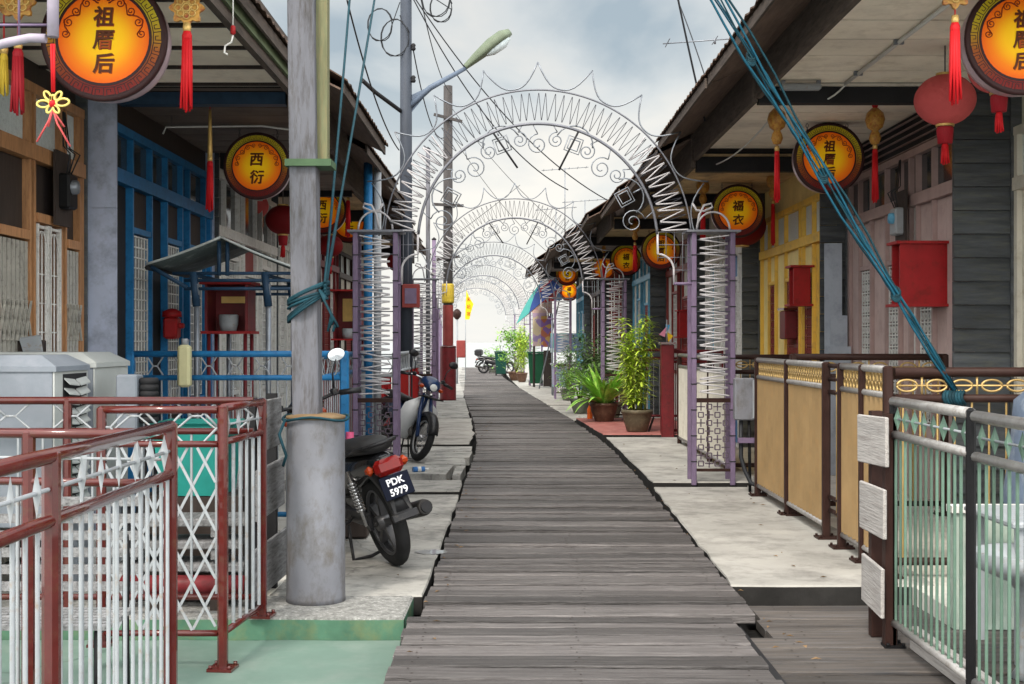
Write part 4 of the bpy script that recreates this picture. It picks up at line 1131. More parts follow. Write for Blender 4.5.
def make_lantern(pos, label, chars, seed=0):
    c = Vector(pos); root = thing('drum_lantern', label, 'lantern', c, 'round orange drum lanterns hung under the eaves')
    RY = Matrix.Rotation(pi / 2, 3, 'X')     # local z -> -y (front)
    T = lambda x, y, z: c + Vector((x, y, z))
    b = MB(); prof = [(0, -.17), (LR - .035, -.17), (LR - .012, -.155), (LR - .004, -.1), (LR - .004, -.02)]
    b.lathe(prof, 48, c, RY); b.build('drum', drum_side, root)
    b = MB(); b.lathe([(LR - .004, -.03), (LR + .004, -.02), (LR + .004, .004), (LR - .006, .012), (LR - .026, .008)], 48, c, RY); b.build('rim', ink, root)
    b = MB(); b.lathe([(LR - .024, .0075), (.268, .0075)], 48, c, RY); bo = b.build('border', lb, root)
    b = MB(); b.lathe([(.272, .0095), (.256, .0095)], 48, c, RY); b.lathe([(.305 + .03, .0095), (.333, .0095)], 48, c, RY); b.build('ring_line', ink, root)
    b = MB(); b.lathe([(.2575, .008), (0.0001, .008)], 48, c, RY, smooth=False); b.build('face', lf, root)
    # key fret on the border
    b = MB(); n = 30
    for i in range(n):
        a = 2 * pi * i / n; da = 2 * pi / n
        Q = lambda rr, f: c + Vector((rr * sin(a + da * f), -.0092, rr * cos(a + da * f)))
        st = [(.282, .0), (.326, .0), (.326, .72), (.292, .72), (.292, .36), (.31, .36)]
        for (r0, f0), (r1, f1) in zip(st, st[1:]): b.bar(Q(r0, f0), Q(r1, f1), .0042, .0015, up=(0, 1, 0))
        b.bar(Q(.282, 0), Q(.282, 1), .0042, .0015, up=(0, 1, 0))
    b.build('fret_pattern', ink, root)
    # scrollwork over the characters
    b = MB()
    for sgn in (-1, 1):
        prev = None
        for (deg, rad, sr, sg) in [(8, .218, .022, 1), (26, .215, .026, -1), (46, .213, .027, 1), (66, .215, .027, -1), (84, .214, .024, 1)]:
            a = radians(deg) * sgn; x, z = rad * sin(a), rad * cos(a)
            pts = spiral(x, z, sr, pi / 2 - a + (pi if sg > 0 else 0), 1.35, sg * sgn, 16)
            b.tube([c + Vector((p[0], -.0105, p[1])) for p in pts], .0032, 4)
            if prev is not None:
                m_ = ((prev[0] + pts[0][0]) / 2, (prev[1] + pts[0][1]) / 2); k_ = .012 * sg
                b.tube([c + Vector((prev[0], -.0105, prev[1])), c + Vector((m_[0] * 1.06, -.0105, m_[1] * 1.06)), c + Vector((pts[0][0], -.0105, pts[0][1]))], .0036, 4)
            prev = pts[0]
    b.build('scrollwork', ink_red, root)
    n = len(chars); size = .118 if n == 3 else .15
    for i, ch in enumerate(chars):
        z = (.135 - .132 * i) if n == 3 else (.085 - .185 * i)
        me = text_mesh(ch, size, .002, .0022, .1); me.materials.clear(); me.materials.append(gold_txt)
        o = put('character', me, root, c + Vector((0, -.0125, z - .015)))
        me = text_mesh(ch, size, .001, .0036, .1); me.materials.clear(); me.materials.append(outline_txt)
        put('character_edge', me, o, c + Vector((0.003, -.0098, z - .018)))
    # chains
    for sx in (-1, 1):
        b = MB(); x0 = sx * .2; z0 = sqrt(LR ** 2 - .04) - .005; k = 0; zz = z0
        while c.z + zz < ZC + .01:
            o_ = (.012, 0) if k % 2 else (0, .012)
            b.tube([T(x0 + o_[0] * cos(a), .08 + o_[1] * cos(a), zz + .018 + .022 * sin(a)) for a in [j * pi / 4 for j in range(8)]], .0035, 4, closed=True)
            zz += .034; k += 1
        b.build('chain', chain_m, root)
    return root


LANT = [((1022, 38), 8.0, '祖厝后', 'large drum lantern cut by the right edge of the photo'),
        ((829, 158), 12.8, '祖厝后', 'drum lantern before the mauve house, behind the slanting blue ropes'),
        ((738, 211), 17.0, '福衣', 'drum lantern before the yellow house, over the right arch leg'),
        ((661, 250), 22.6, '祖厝后', 'drum lantern seen through the grid of the first arch'),
        ((626, 260), 28.0, '福衣', 'small drum lantern left of the one behind the arch grid'),
        ((604, 268), 33, '福衣', 'small drum lantern low behind the loop of the second arch leg'),
        ((567, 274), 38.5, '祖厝后', 'upper small drum lantern beside the far parasol'),
        ((569, 291), 44, '福衣', 'lower small drum lantern beside the far parasol'),
        ((104, 38), 7.2, '祖厝后', 'large drum lantern at top left before the wooden house'),
        ((257, 166), 11.9, '西衍', 'drum lantern beside the tall cement post, before the blue house'),
        ((322, 210), 18.4, '西衍', 'drum lantern half hidden right behind the tall cement post'),
        ((349, 223), 22.6, '西衍', 'drum lantern behind the blue drain pipe on the left')]
protos = {}
for (xy, Y, ch, lab) in LANT:
    pos = at(xy[0], xy[1], Y)
    if ch not in protos:
        protos[ch] = make_lantern(pos, lab, ch)
        if '西' in ch: protos[ch].scale = (.88,) * 3
    else:
        d = dup(protos[ch], pos, lab, scale=1)

# ---------------------------------------------------------------- paper lanterns
paper_pink = mat('pink_red_paper', (.52, .085, .085), .75, .1, 4, bump=.3, bscale=90)
paper_red = mat('dark_red_paper', (.17, .006, .008), .7, .12, 4)
tass_red = mat('red_tassel', (.48, .008, .012), .6, .2, 30, stretch=(6, 6, .3))
tass_dark = mat('dark_red_tassel', (.30, .012, .02), .6, .2, 30, stretch=(6, 6, .3))
tass_yel = mat('yellow_tassel', (.55, .38, .04), .6, .2, 30, stretch=(6, 6, .3))
gold_cap = mat('gold_cap', (.55, .36, .12), .4, .15, 8, metal=.4)
amber = mat('amber_medallion', (.42, .22, .045), .4, .3, 14, col2=(.25, .05, .02), c2amt=.5)


def tassel(c, L, r, m, parent, name='tassel'):
    b = MB(); k = 9
    b.lathe([(0, 0), (r * .7, -.005), (r, -.03), (r * .95, -.05)], 10, c)
    for i in range(k):
        a = 2 * pi * i / k; q = Vector((cos(a), sin(a), 0))
        b.tube([Vector(c) + q * r * .55 + Vector((0, 0, -.03)), Vector(c) + q * r * .75 + Vector((0, 0, -L * .5)), Vector(c) + q * r * (.7 + .25 * (i % 3)) + Vector((0, 0, -L * (.94 + .02 * (i % 4))))], [r * .42, r * .38, r * .22], 5)
    return b.build(name, m, parent)


def paper_lantern(pos, R, m, label, drop=.2, tas=True, squash=.85):
    c = Vector(pos); root = thing('paper_lantern', label, 'lantern', c, 'red paper lanterns')
    b = MB(); n, k = 40, 20; vs = []
    for i in range(k + 1):
        t = pi * (.06 + .88 * i / k); rr = R * sin(t); z = R * squash * cos(t)
        for j in range(n):
            a = 2 * pi * j / n; q = rr * (1 - .022 * (j % 2))
            vs.append(c + Vector((q * cos(a), q * sin(a), z)))
    b.add(vs, [(i * n + j, i * n + (j + 1) % n, i * n + n + (j + 1) % n, i * n + n + j)[::-1] for i in range(k) for j in range(n)], 0, True)
    b.build('shade', m, root)
    for sg in (-1, 1):
        b = MB(); z = sg * R * squash * .98
        b.lathe([(0, z + .012), (R * .3, z + .012), (R * .3, z - .012), (0, z - .012)], 20, c, smooth=False); b.build('cap', gold_cap, root)
    b = MB(); b.tube([c + Vector((0, 0, R * squash)), Vector((c.x, c.y, ZC + .01))], .006, 5); b.build('cord', chain_m, root)
    if tas:
        b = MB(); z = -R * squash - .012
        b.lathe([(R * .26, z), (R * .28, z - .02), (R * .24, z - R * .55), (R * .1, z - R * .56)], 14, c); b.build('skirt', tass_dark, root)
        tassel(c + Vector((0, 0, z - R * .5)), R * .75, R * .12, tass_red, root)
    return root


paper_lantern(at(945, 100, 9.6), .225, paper_pink, 'large pink red paper lantern before the black clapboard wall')
paper_lantern(at(999, 68, 8.5), .2, paper_pink, 'pink red paper lantern half hidden behind the drum lantern at right edge')
paper_lantern(at(742, 226, 17.6), .33, paper_red, 'dark red paper lantern behind the drum lantern of the yellow house', tas=False)
paper_lantern(at(283, 220, 15.4), .21, paper_red, 'dark red paper lantern beside the tall cement post')
paper_lantern(at(256, 206, 16.2), .16, paper_pink, 'small bright red paper lantern below the drum lantern by the blue house', squash=1.0)
paper_lantern(at(330, 246, 19.6), .2, paper_red, 'dark red paper lantern just right of the cement post')
paper_lantern(at(398, 262, 24.5), .22, paper_red, 'far red paper lantern before the lamp pole meter box', tas=False)

# ---------------------------------------------------------------- hanging charms
def charm(pos_top, pos_tas, L, label, kind='medallion', m=tass_red, top=None, r=.022):
    """hanging knot charm: cord, carved medallion, bead and tassel"""
    a, c = Vector(pos_top), Vector(pos_tas); root = thing('hanging_charm', label, 'charm', c, 'hanging charms with tassels')
    b = MB(); b.tube([Vector((c.x, c.y, top if top else ZC + .01)), c], .004, 5); b.build('cord', tass_red, root)
    if kind == 'medallion':
        R = .085; n = 40; vs = []
        for y_ in (-.012, .012):
            vs += [a + Vector((R * (1 + .16 * cos(8 * 2 * pi * k / n)) * sin(2 * pi * k / n), y_, R * 1.05 * (1 + .16 * cos(8 * 2 * pi * k / n)) * cos(2 * pi * k / n))) for k in range(n)]
        b = MB(); b.add(vs, [tuple(range(n)), tuple(range(2 * n - 1, n - 1, -1))] + [(k, (k + 1) % n, n + (k + 1) % n, n + k) for k in range(n)])
        md = b.build('medallion', amber, root)
        b = MB()
        for k in range(8):
            t = 2 * pi * k / 8; b.tube([a + Vector((.045 * sin(t) + .018 * cos(q), -.015, .045 * cos(t) + .018 * sin(q))) for q in [j * pi / 5 for j in range(10)]], .005, 4, closed=True)
        b.tube([a + Vector((.022 * cos(q), -.015, .022 * sin(q))) for q in [j * pi / 5 for j in range(10)]], .007, 4, closed=True)
        b.build('carving', gold_cap, md)
    elif kind == 'gourd':
        b = MB(); b.lathe([(0, .13), (.03, .125), (.075, .08), (.09, .02), (.07, -.05), (.03, -.08), (.045, -.11), (.055, -.15), (.035, -.2), (0, -.21)], 14, a); b.build('ornament', amber, root)
        b = MB(); b.lathe([(.02, .125), (.03, .15), (.0, .19)], 10, a); b.build('cap', tass_red, root)
    elif kind == 'stick':
        b = MB(); b.lathe([(0, .2), (.012, .2), (.016, .05), (.02, -.1), (.022, -.2), (0, -.22)], 10, a); b.build('ornament', gold_cap, root)
    b = MB(); b.lathe([(0, .03), (.02, .028), (.024, 0), (.02, -.02), (0, -.03)], 10, c + Vector((0, 0, .01))); b.build('bead', gold_cap, root)
    tassel(c, L, r, m, root)
    return root


def hang(xt, yt, xq, yq, yb, Y, label, **k):
    a, c, e = at(xt, yt, Y), at(xq, yq, Y), at(xq, yb, Y)
    a.x = c.x
    return charm(a, c, c.z - e.z, label, **k)


hang(187, 8, 187, 30, 112, 7.0, 'carved medallion with a long red tassel right of the large left lantern', r=.028)
hang(20, 2, 18, 48, 115, 6.9, 'dark red tassel charm at the top left corner', m=tass_dark, r=.03)
hang(4, -4, 4, 52, 96, 7.0, 'yellow tassel charm in the extreme top left corner', m=tass_yel, r=.022)
hang(210, 134, 210, 160, 212, 10.6, 'gilt stick charm with red tassel before the blue house', kind='stick', r=.026)
hang(955, -8, 955, 22, 105, 7.4, 'long red tassel hanging before the large pink paper lantern', r=.03)
hang(778, 122, 777, 150, 203, 11.7, 'amber gourd charm with red tassel, left of the mauve house lantern', kind='gourd', r=.024)
hang(875, 122, 875, 148, 203, 11.6, 'amber gourd charm with red tassel, right of the mauve house lantern', kind='gourd', r=.026)
hang(702, 188, 703, 206, 240, 17.0, 'amber gourd charm with red tassel behind the arch horn', kind='gourd', r=.03)
hang(769, 182, 773, 203, 246, 16.4, 'amber gourd charm with red tassel right of the yellow house lantern', kind='gourd', r=.024)
hang(635, 228, 635, 245, 272, 22.0, 'amber gourd charm with red tassel between two small right lanterns', kind='gourd', r=.035)
hang(604, 243, 604, 258, 282, 27.0, 'far amber gourd charm left of the small right lanterns', kind='gourd', r=.035)
hang(348, 180, 348, 200, 238, 17.6, 'thin gilt stick charm with red tassel before the lantern by the blue pipe', kind='stick', r=.03)
# the knotted charm hanging from the lilac canopy frame at top left
fr_ = thing('pipe_canopy', 'lilac white pipe frame with wire grid at the top left corner', 'frame', at(25, 35, 5.6))
b = MB(); Yf = 5.6
pl = mat('lilac_white_pipe', (.34, .30, .37), .4, .12, 8, col2=(.3, .27, .3), c2amt=.3)
b.tube([at(-60, 52, Yf), at(-20, 50, Yf), at(10, 42, Yf), at(30, 38, Yf), at(46, 38.5, Yf)], .02, 10); b.build('pipe', pl, fr_)
b = MB(); b.tube([at(53, -60, Yf), at(53, 37, Yf)], .026, 10); b.build('pipe', pl, fr_)
b = MB(); b.tube([at(-60, 25, Yf), at(48, 25, Yf)], .006, 6); b.tube([at(19, -60, Yf), at(19, 37, Yf)], .006, 6); b.build('wire_grid', purple, fr_)
t = thing('hanging_charm', 'yellow and red knotted cord flower hanging from the lilac pipe frame', 'charm', at(53, 103, Yf - .02), 'hanging charms with tassels')
c = at(53, 104, Yf - .02)
b = MB(); b.tube([at(51.5, 44, Yf - .02), at(52.5, 92, Yf - .02)], .006, 5); b.tube([at(54, 44, Yf - .02), at(54, 92, Yf - .02)], .006, 5); b.build('cord', tass_red, t)
knot_y = mat('yellow_cord', (.62, .50, .14), .6, .12, 20)
for i, (dx, dz, R) in enumerate([(-.042, .0, .022), (.044, .006, .023), (-.024, .036, .017), (.024, .034, .017), (-.014, -.022, .015), (.016, -.024, .015), (0, .02, .015)]):
    ang_ = atan2(dz, dx); b = MB()
    b.tube([c + Vector((dx + R * 1.25 * cos(q) * cos(ang_) - R * .7 * sin(q) * sin(ang_), -.006 * (i % 2), dz + R * 1.25 * cos(q) * sin(ang_) + R * .7 * sin(q) * cos(ang_))) for q in [j * pi / 8 for j in range(16)]], .0055, 5, closed=True)
    b.build('loop', knot_y, t)
b = MB(); b.lathe([(0, .018), (.014, .012), (.018, 0), (.012, -.014), (0, -.018)], 10, c); b.build('knot', tass_red, t)
b = MB()
for e in ((-.07, -.165), (.075, -.185), (-.02, -.10), (.05, -.10)):
    b.tube([c + Vector((0, 0, -.02)), c + Vector((e[0] * .25, -.004, e[1] * .45)), c + Vector((e[0], 0, e[1]))], .0045, 5)
b.build('tail', paper_pink, t)
# ---------------------------------------------------------------- motorbikes
tyre_m = mat('tyre_rubber', (.018, .018, .019), .75, .25, 12, bump=.2)
rim_m = mat('cast_rim', (.10, .10, .105), .4, .2, 9, metal=.6)
spoke_rim = mat('spoked_rim_metal', (.35, .35, .36), .35, .2, 9, metal=.7)
plast = mat('black_plastic', (.016, .016, .018), .32, .2, 8, col2=(.06, .055, .05), c2amt=.3)
gloss_blk = mat('gloss_black_body', (.012, .012, .014), .2, .2, 6, coat=.4)
seat_m = mat('seat_vinyl', (.02, .02, .021), .5, .2, 20, bump=.1)
eng = mat('engine_alloy', (.14, .135, .13), .5, .3, 9, metal=.6, col2=(.05, .045, .04), c2amt=.5)
chrome = mat('dull_chrome', (.45, .45, .46), .25, .15, 9, metal=.9)
exh = mat('black_exhaust', (.03, .028, .027), .45, .25, 9, metal=.3)
red_lens = mat('red_lens', (.17, .006, .005), .2, .15, 20, coat=.2)
amber_lens = mat('amber_lens', (.30, .035, .006), .2, .15, 20, coat=.2)
plate_m = mat('number_plate', (.006, .008, .018), .6, .1, spec=.08)
plate_w = mat('plate_letters', (.75, .76, .80), .5, .05)
mirror_g = mat('mirror_glass', (.5, .52, .55), .08, .02, metal=1)
white_pl = mat('white_leg_shield', (.60, .61, .62), .3, .08, 5, coat=.3)
navy_pl = mat('navy_plastic', (.012, .03, .09), .3, .15, 5, coat=.3)
lens_c = mat('clear_lens', (.55, .56, .55), .1, .1, 20)


def motorbike(label, body, shield, spoked=False, plate=None, box=False, mirrors=(-1, 1)):
    t = thing('motorbike', label, 'motorbike', (0, 0, 0), 'parked motorbikes')
    def wheel(y, name):
        b = MB(); n = 40; k = 10; vs = []
        for i in range(n):
            a = 2 * pi * i / n
            for j in range(k):
                q = 2 * pi * j / k; rr = .243 + .046 * cos(q); vs.append((.044 * sin(q) * (1 - .12 * (cos(q) > .7)), y + rr * cos(a), .288 + rr * sin(a)))
        b.add(vs, [(i * k + j, ((i + 1) % n) * k + j, ((i + 1) % n) * k + (j + 1) % k, i * k + (j + 1) % k) for i in range(n) for j in range(k)], 0, True)
        w = b.build('wheel', tyre_m, t)
        b = MB(); m = spoke_rim if spoked else rim_m
        for sx in (-.022, .022):
            b.tube([(sx, y + .205 * cos(a), .288 + .205 * sin(a)) for a in [2 * pi * i / 32 for i in range(32)]], .012, 6, closed=True)
        b.tube([(-.06, y, .288), (.06, y, .288)], .034 if spoked else .045, 14)
        if spoked:
            for i in range(18):
                a = 2 * pi * i / 18; sx = .03 if i % 2 else -.03
                b.tube([(sx, y + .03 * cos(a + .5), .288 + .03 * sin(a + .5)), (0, y + .205 * cos(a), .288 + .205 * sin(a))], .003, 4)
        else:
            for i in range(5):
                a = 2 * pi * i / 5 + .3
                b.bar((0, y + .03 * cos(a), .288 + .03 * sin(a)), (0, y + .205 * cos(a + .12), .288 + .205 * sin(a + .12)), .03, .045, up=(1, 0, 0))
        b.build('rim', m, w)
        return w
    wheel(0, 'rear'); wheel(1.24, 'front')
    # swingarm, shocks
    b = MB()
    for sx in (-.1, .1):
        b.bar((sx, -.02, .288), (sx * .9, .45, .36), .025, .05)
    b.tube([(-.1, 0, .288), (.1, 0, .288)], .015, 8)
    b.build('swingarm', plast, t)
    for sx in (-.125, .125):
        b = MB(); b.tube([(sx, -.01, .30), (sx * .95, .10, .64)], .014, 8)
        for i in range(9):
            f = .3 + .06 * i; b.lathe([(.028, -.008), (.032, 0), (.028, .008)], 10, (sx * (1 - .05 * f), -.01 + .11 * f, .30 + .34 * f))
        b.build('shock_absorber', chrome if not spoked else plast, t)
    b = MB(); b.cbox((-.10, .22, .33), (.03, .5, .10), bev=.012); b.build('chain_case', plast, t)
    # rear mudguard
    b = MB(); vs = []; n = 12
    for i in range(n + 1):
        a = radians(18 + 130 * i / n) ; R = .335 if i > 3 else .345
        for sx, dr in ((-.065, -.035), (-.05, .0), (0, .012), (.05, 0), (.065, -.035)):
            vs.append((sx, -(R + dr) * cos(a) * 1.05 - .02, .288 + (R + dr) * sin(a) * 1.08))
    b.add(vs, [(i * 5 + j, i * 5 + j + 1, i * 5 + 6 + j, i * 5 + 5 + j) for i in range(n) for j in range(4)], 0, True)
    o = b.build('rear_fender', plast, t); md = o.modifiers.new('thick', 'SOLIDIFY'); md.thickness = .006
    b = MB(); b.cbox((0, -.335, .46), (.13, .02, .22), Matrix.Rotation(-.35, 3, 'X'), bev=.008); b.cbox((0, -.385, .375), (.17, .018, .05), Matrix.Rotation(-.35, 3, 'X'), bev=.006); b.build('mud_flap', plast, o)
    # tail unit: tapered body from seat to tail
    secs = [(-.30, .70, .05, .035), (-.18, .69, .085, .06), (.05, .63, .115, .10), (.32, .58, .12, .13), (.55, .52, .10, .13), (.72, .47, .085, .10)]
    b = MB(); vs = []; k = 14
    for (y, z, wx, hz) in secs:
        for j in range(k):
            q = 2 * pi * j / k; cx_, cz_ = cos(q), sin(q)
            vs.append((wx * (abs(cx_) ** .75) * (1 if cx_ > 0 else -1), y, z + hz * (abs(cz_) ** .8) * (1 if cz_ > 0 else -1)))
    fs = [(i * k + j, i * k + (j + 1) % k, i * k + k + (j + 1) % k, i * k + k + j)[::-1] for i in range(len(secs) - 1) for j in range(k)] + [tuple(range(k)), tuple(range((len(secs) - 1) * k, len(secs) * k))[::-1]]
    b.add(vs, fs, 0, True); b.build('body', body, t)
    # seat
    secs = [(-.25, .785, .085, .035), (-.10, .785, .125, .06), (.12, .76, .135, .065), (.32, .735, .125, .06), (.52, .725, .10, .045), (.66, .73, .06, .03)]
    b = MB(); vs = []
    for (y, z, wx, hz) in secs:
        for j in range(k):
            q = 2 * pi * j / k; vs.append((wx * cos(q), y, z + hz * sin(q) * (1 if sin(q) > 0 else .8)))
    b.add(vs, fs[:(len(secs) - 1) * k] + [tuple(range(k)), tuple(range((len(secs) - 1) * k, len(secs) * k))[::-1]], 0, True); b.build('seat', seat_m, t)
    b = MB(); b.tube([(.12, .12, .73), (.125, -.12, .79), (.10, -.27, .815), (0, -.315, .82), (-.10, -.27, .815), (-.125, -.12, .79), (-.12, .12, .73)], .012, 8); b.build('grab_rail', plast if plate else chrome, t)
    # lamps
    b = MB(); b.cbox((0, -.315, .675), (.185, .07, .10), Matrix.Rotation(-.25, 3, 'X'), bev=.026); b.build('tail_light', red_lens, t)
    for sx in (-1, 1):
        b = MB(); b.cbox((sx * .112, -.285, .675), (.05, .06, .06), Matrix.Rotation(sx * .6, 3, 'Z'), bev=.02); b.build('indicator', amber_lens, t)
    b = MB(); b.cbox((0, -.375, .56), (.19, .008, .14), Matrix.Rotation(-.30, 3, 'X'), bev=.003); pb = b.build('number_plate', plate_m, t)
    if plate:
        for i, s in enumerate(plate):
            me = text_mesh(s, .058, .0006, .0015); me.materials.clear(); me.materials.append(plate_w)
            put('lettering', me, pb, (0, -.3815 + (.016 if 0 else 0) + (-.011 if i == 0 else .011) * -1 * .9, .56 + (.029 if i == 0 else -.029)), (-.30, 0, 0))
    # exhaust on the right
    b = MB(); b.tube([(.06, .75, .26), (.10, .55, .20), (.125, .3, .22), (.135, .1, .27)], .02, 10); b.tube([(.135, .12, .265), (.14, .05, .285), (.145, -.32, .365), (.146, -.36, .374)], [.03, .05, .052, .044], 14); 
    e_ = b.build('exhaust', exh, t)
    b = MB(); b.tube([(.146, -.355, .373), (.147, -.375, .377)], .034, 12); b.build('exhaust_mouth', dark, e_)
    # engine, pegs, stand
    b = MB(); b.cbox((0, .62, .34), (.2, .30, .20), bev=.04); b.tube([(0, .72, .34), (0, .95, .36)], .065, 14); b.tube([(-.12, .56, .33), (.13, .56, .33)], .07, 16); b.build('engine', eng, t)
    b = MB(); b.tube([(-.27, .58, .28), (.27, .58, .28)], .014, 8)
    for sx in (-1, 1): b.tube([(sx * .19, .58, .28), (sx * .28, .58, .28)], .022, 8)
    b.build('footpeg', plast, t)
    for sx in (-1, 1):
        b = MB(); b.tube([(sx * .10, .28, .33), (sx * .15, .25, .30), (sx * .24, .24, .31)], .012, 8); b.build('rear_footpeg', plast, t)
    b = MB(); b.tube([(-.09, .6, .25), (-.15, .55, .13), (-.21, .50, .015)], .011, 6); b.bar((-.18, .5, .012), (-.25, .5, .012), .03, .012)
    b.tube([(-.13, .35, .26), (-.17, .3, .05), (-.05, .3, .03), (.10, .3, .05), (.11, .35, .26)], .012, 6); b.build('stand', plast, t)
    # front: leg shields, fork, fender, headset
    for sx in (-1, 1):
        b = MB(); vs = []
        for (y, z, x) in [(1.00, .78, .06), (.99, .66, .23), (.93, .48, .26), (.84, .31, .21), (.78, .24, .12)]:
            vs += [(sx * .025, y + .04, z), (sx * x, y - .03, z), (sx * x * .97, y - .05, z - .006), (sx * .025, y + .01, z)]
        b.add(vs, [(i * 4 + j, i * 4 + (j + 1) % 4, i * 4 + 4 + (j + 1) % 4, i * 4 + 4 + j) for i in range(4) for j in range(4)], 0, True); b.build('leg_shield', shield, t)
    b = MB(); b.tube([(0, .62, .50), (0, .86, .58), (0, 1.0, .80)], [.07, .06, .05], 10); b.build('frame', body, t)
    for sx in (-1, 1):
        b = MB(); b.tube([(sx * .075, 1.24, .288), (sx * .075, 1.10, .62), (sx * .05, 1.03, .82)], [.024, .024, .02], 10); b.build('fork', plast if not spoked else navy_pl, t)
    b = MB(); vs = []; n = 12
    for i in range(n + 1):
        a = radians(20 + 150 * i / n); R = .315
        for sx, dr in ((-.06, -.05), (-.05, .0), (0, .016), (.05, 0), (.06, -.05)): vs.append((sx, 1.24 - (R + dr) * cos(a), .288 + (R + dr) * sin(a)))
    b.add(vs, [(i * 5 + j, i * 5 + j + 1, i * 5 + 6 + j, i * 5 + 5 + j) for i in range(n) for j in range(4)], 0, True)
    o = b.build('front_fender', plast if spoked else body, t); md = o.modifiers.new('thick', 'SOLIDIFY'); md.thickness = .006
    secs = [(.90, .97, .05, .04), (.95, .98, .12, .065), (1.03, .97, .13, .08), (1.12, .93, .10, .075), (1.155, .92, .07, .05)]
    b = MB(); vs = []
    for (y, z, wx, hz) in secs:
        for j in range(k):
            q = 2 * pi * j / k; vs.append((wx * cos(q), y, z + hz * sin(q)))
    b.add(vs, [f for f in fs[:4 * k]] + [tuple(range(k)), tuple(range(4 * k, 5 * k))[::-1]], 0, True); hs = b.build('headset', body, t)
    b = MB(); b.lathe([(0, .015), (.038, .01), (.05, 0)], 18, (0, 1.155, .915), Matrix.Rotation(-pi / 2 + .2, 3, 'X')); b.build('headlight', lens_c, hs)
    for sx in (-1, 1):
        b = MB(); b.cbox((sx * .13, 1.09, .90), (.06, .05, .05), bev=.016); b.build('indicator', amber_lens, hs)
    b = MB(); b.tube([(-.34, .86, 1.0), (-.2, .92, 1.02), (0, .97, .99), (.2, .92, 1.02), (.34, .86, 1.0)], .012, 8); hb = b.build('handlebar', chrome if spoked else plast, t)
    for sx in (-1, 1):
        b = MB(); b.tube([(sx * .23, .908, 1.015), (sx * .365, .85, .997)], .02, 10); b.build('grip', plast, hb)
        b = MB(); b.tube([(sx * .21, .95, 1.01), (sx * .36, .91, .99)], .007, 6); b.cbox((sx * .20, .925, 1.03), (.05, .05, .05), bev=.01); b.build('lever', plast, hb)
        if sx not in mirrors: continue
        b = MB(); b.tube([(sx * .2, .93, 1.04), (sx * .22, .91, 1.16), (sx * .27, .92, 1.24)], .007, 6); b.build('mirror_stalk', plast, hb)
        b = MB(); b.lathe([(0, .018), (.045, .012), (.062, 0), (.058, -.004)], 20, (sx * .28, .92, 1.27), Matrix.Rotation(-pi / 2, 3, 'X') @ Matrix.Diagonal((1.05, .72, 1)).to_3x3()); mo = b.build('mirror', plast, t)
        b = MB(); b.lathe([(.058, 0), (0.0005, -.001)], 20, (sx * .28, .9145, 1.27), Matrix.Rotation(-pi / 2, 3, 'X') @ Matrix.Diagonal((1.05, .72, 1)).to_3x3()); b.build('mirror_glass', mirror_g, mo)
    if spoked:
        b = MB()
        for i in range(5):
            y = 1.05 + .05 * i; b.tube([(-.12, y, .78), (.12, y, .78)], .006, 5)
        b.tube([(-.12, 1.03, .78), (-.12, 1.27, .78), (.12, 1.27, .78), (.12, 1.03, .78)], .007, 5, closed=True); b.build('front_rack', plast, t)
    if box:
        b = MB(); b.cbox((0, -.22, 1.0), (.38, .36, .30), bev=.06); b.build('top_box', plast, t)
    return t


m1 = motorbike('black motorbike with a dark number plate, parked tail outward behind the cement drum', gloss_blk, gloss_blk, False, ('PDK', '5979'), mirrors=(1,))
m1.location = (-.775, 8.66, -.008); m1.rotation_euler = (0, radians(-16), radians(27)); m1.scale = (1.09, 1.09, 1.09)
m2 = motorbike('white and navy motorbike with wire wheels parked facing the camera, behind the left arch leg', navy_pl, white_pl, True)
m2.location = (-1.80, 17.3, .0); m2.rotation_euler = (0, radians(-17), radians(-153)); m2.scale = (1.05, 1.05, 1.05)
m3 = motorbike('distant black motorbike with a top box at the far end of the boardwalk', gloss_blk, gloss_blk, False, None, True)
m3.location = (-1.35, 61, .0); m3.rotation_euler = (0, radians(5), radians(-105))
# ---------------------------------------------------------------- potted plants
pot_brown = mat('brown_glazed_pot', (.085, .045, .03), .4, .25, 5, col2=(.14, .08, .05), c2amt=.4)
pot_olive = mat('olive_brown_pot', (.10, .085, .055), .6, .25, 5, col2=(.17, .14, .09), c2amt=.5)
pot_grey = mat('grey_green_pot', (.14, .15, .12), .7, .25, 5)
soil = mat('pot_soil', (.04, .03, .022), .95, .4, 20, bump=.6)


def leafmat(name, c, c2):
    return mat(name, c, .42, .3, 5, isl=.35, col2=c2, c2amt=.45, spec=.4)


leaf_yel = leafmat('yellow_green_leaf', (.42, .58, .06), (.64, .68, .12))
leaf_mid = leafmat('mid_green_leaf', (.17, .36, .05), (.36, .52, .09))
leaf_lily = leafmat('strap_leaf', (.22, .48, .06), (.52, .66, .16))
leaf_dark = leafmat('dark_green_leaf', (.09, .18, .05), (.20, .28, .10))
culm = mat('green_cane', (.20, .24, .05), .5, .25, 8, col2=(.35, .28, .08), c2amt=.4)


def pot(c, R, H, m, root, belly=.08):
    b = MB(); b.lathe([(0, 0), (R * .62, 0), (R * .70, .02), (R * .93, H * .55), (R * 1.0, H * .82), (R * 1.07, H * .86), (R * 1.07, H * .97), (R * 1.0, H), (R * .9, H * .97), (R * .88, H * .85)], 28, c)
    p = b.build('pot', m, root)
    b = MB(); b.lathe([(R * .9, H * .87), (0.001, H * .9)], 20, c, smooth=False); b.build('soil', soil, p)


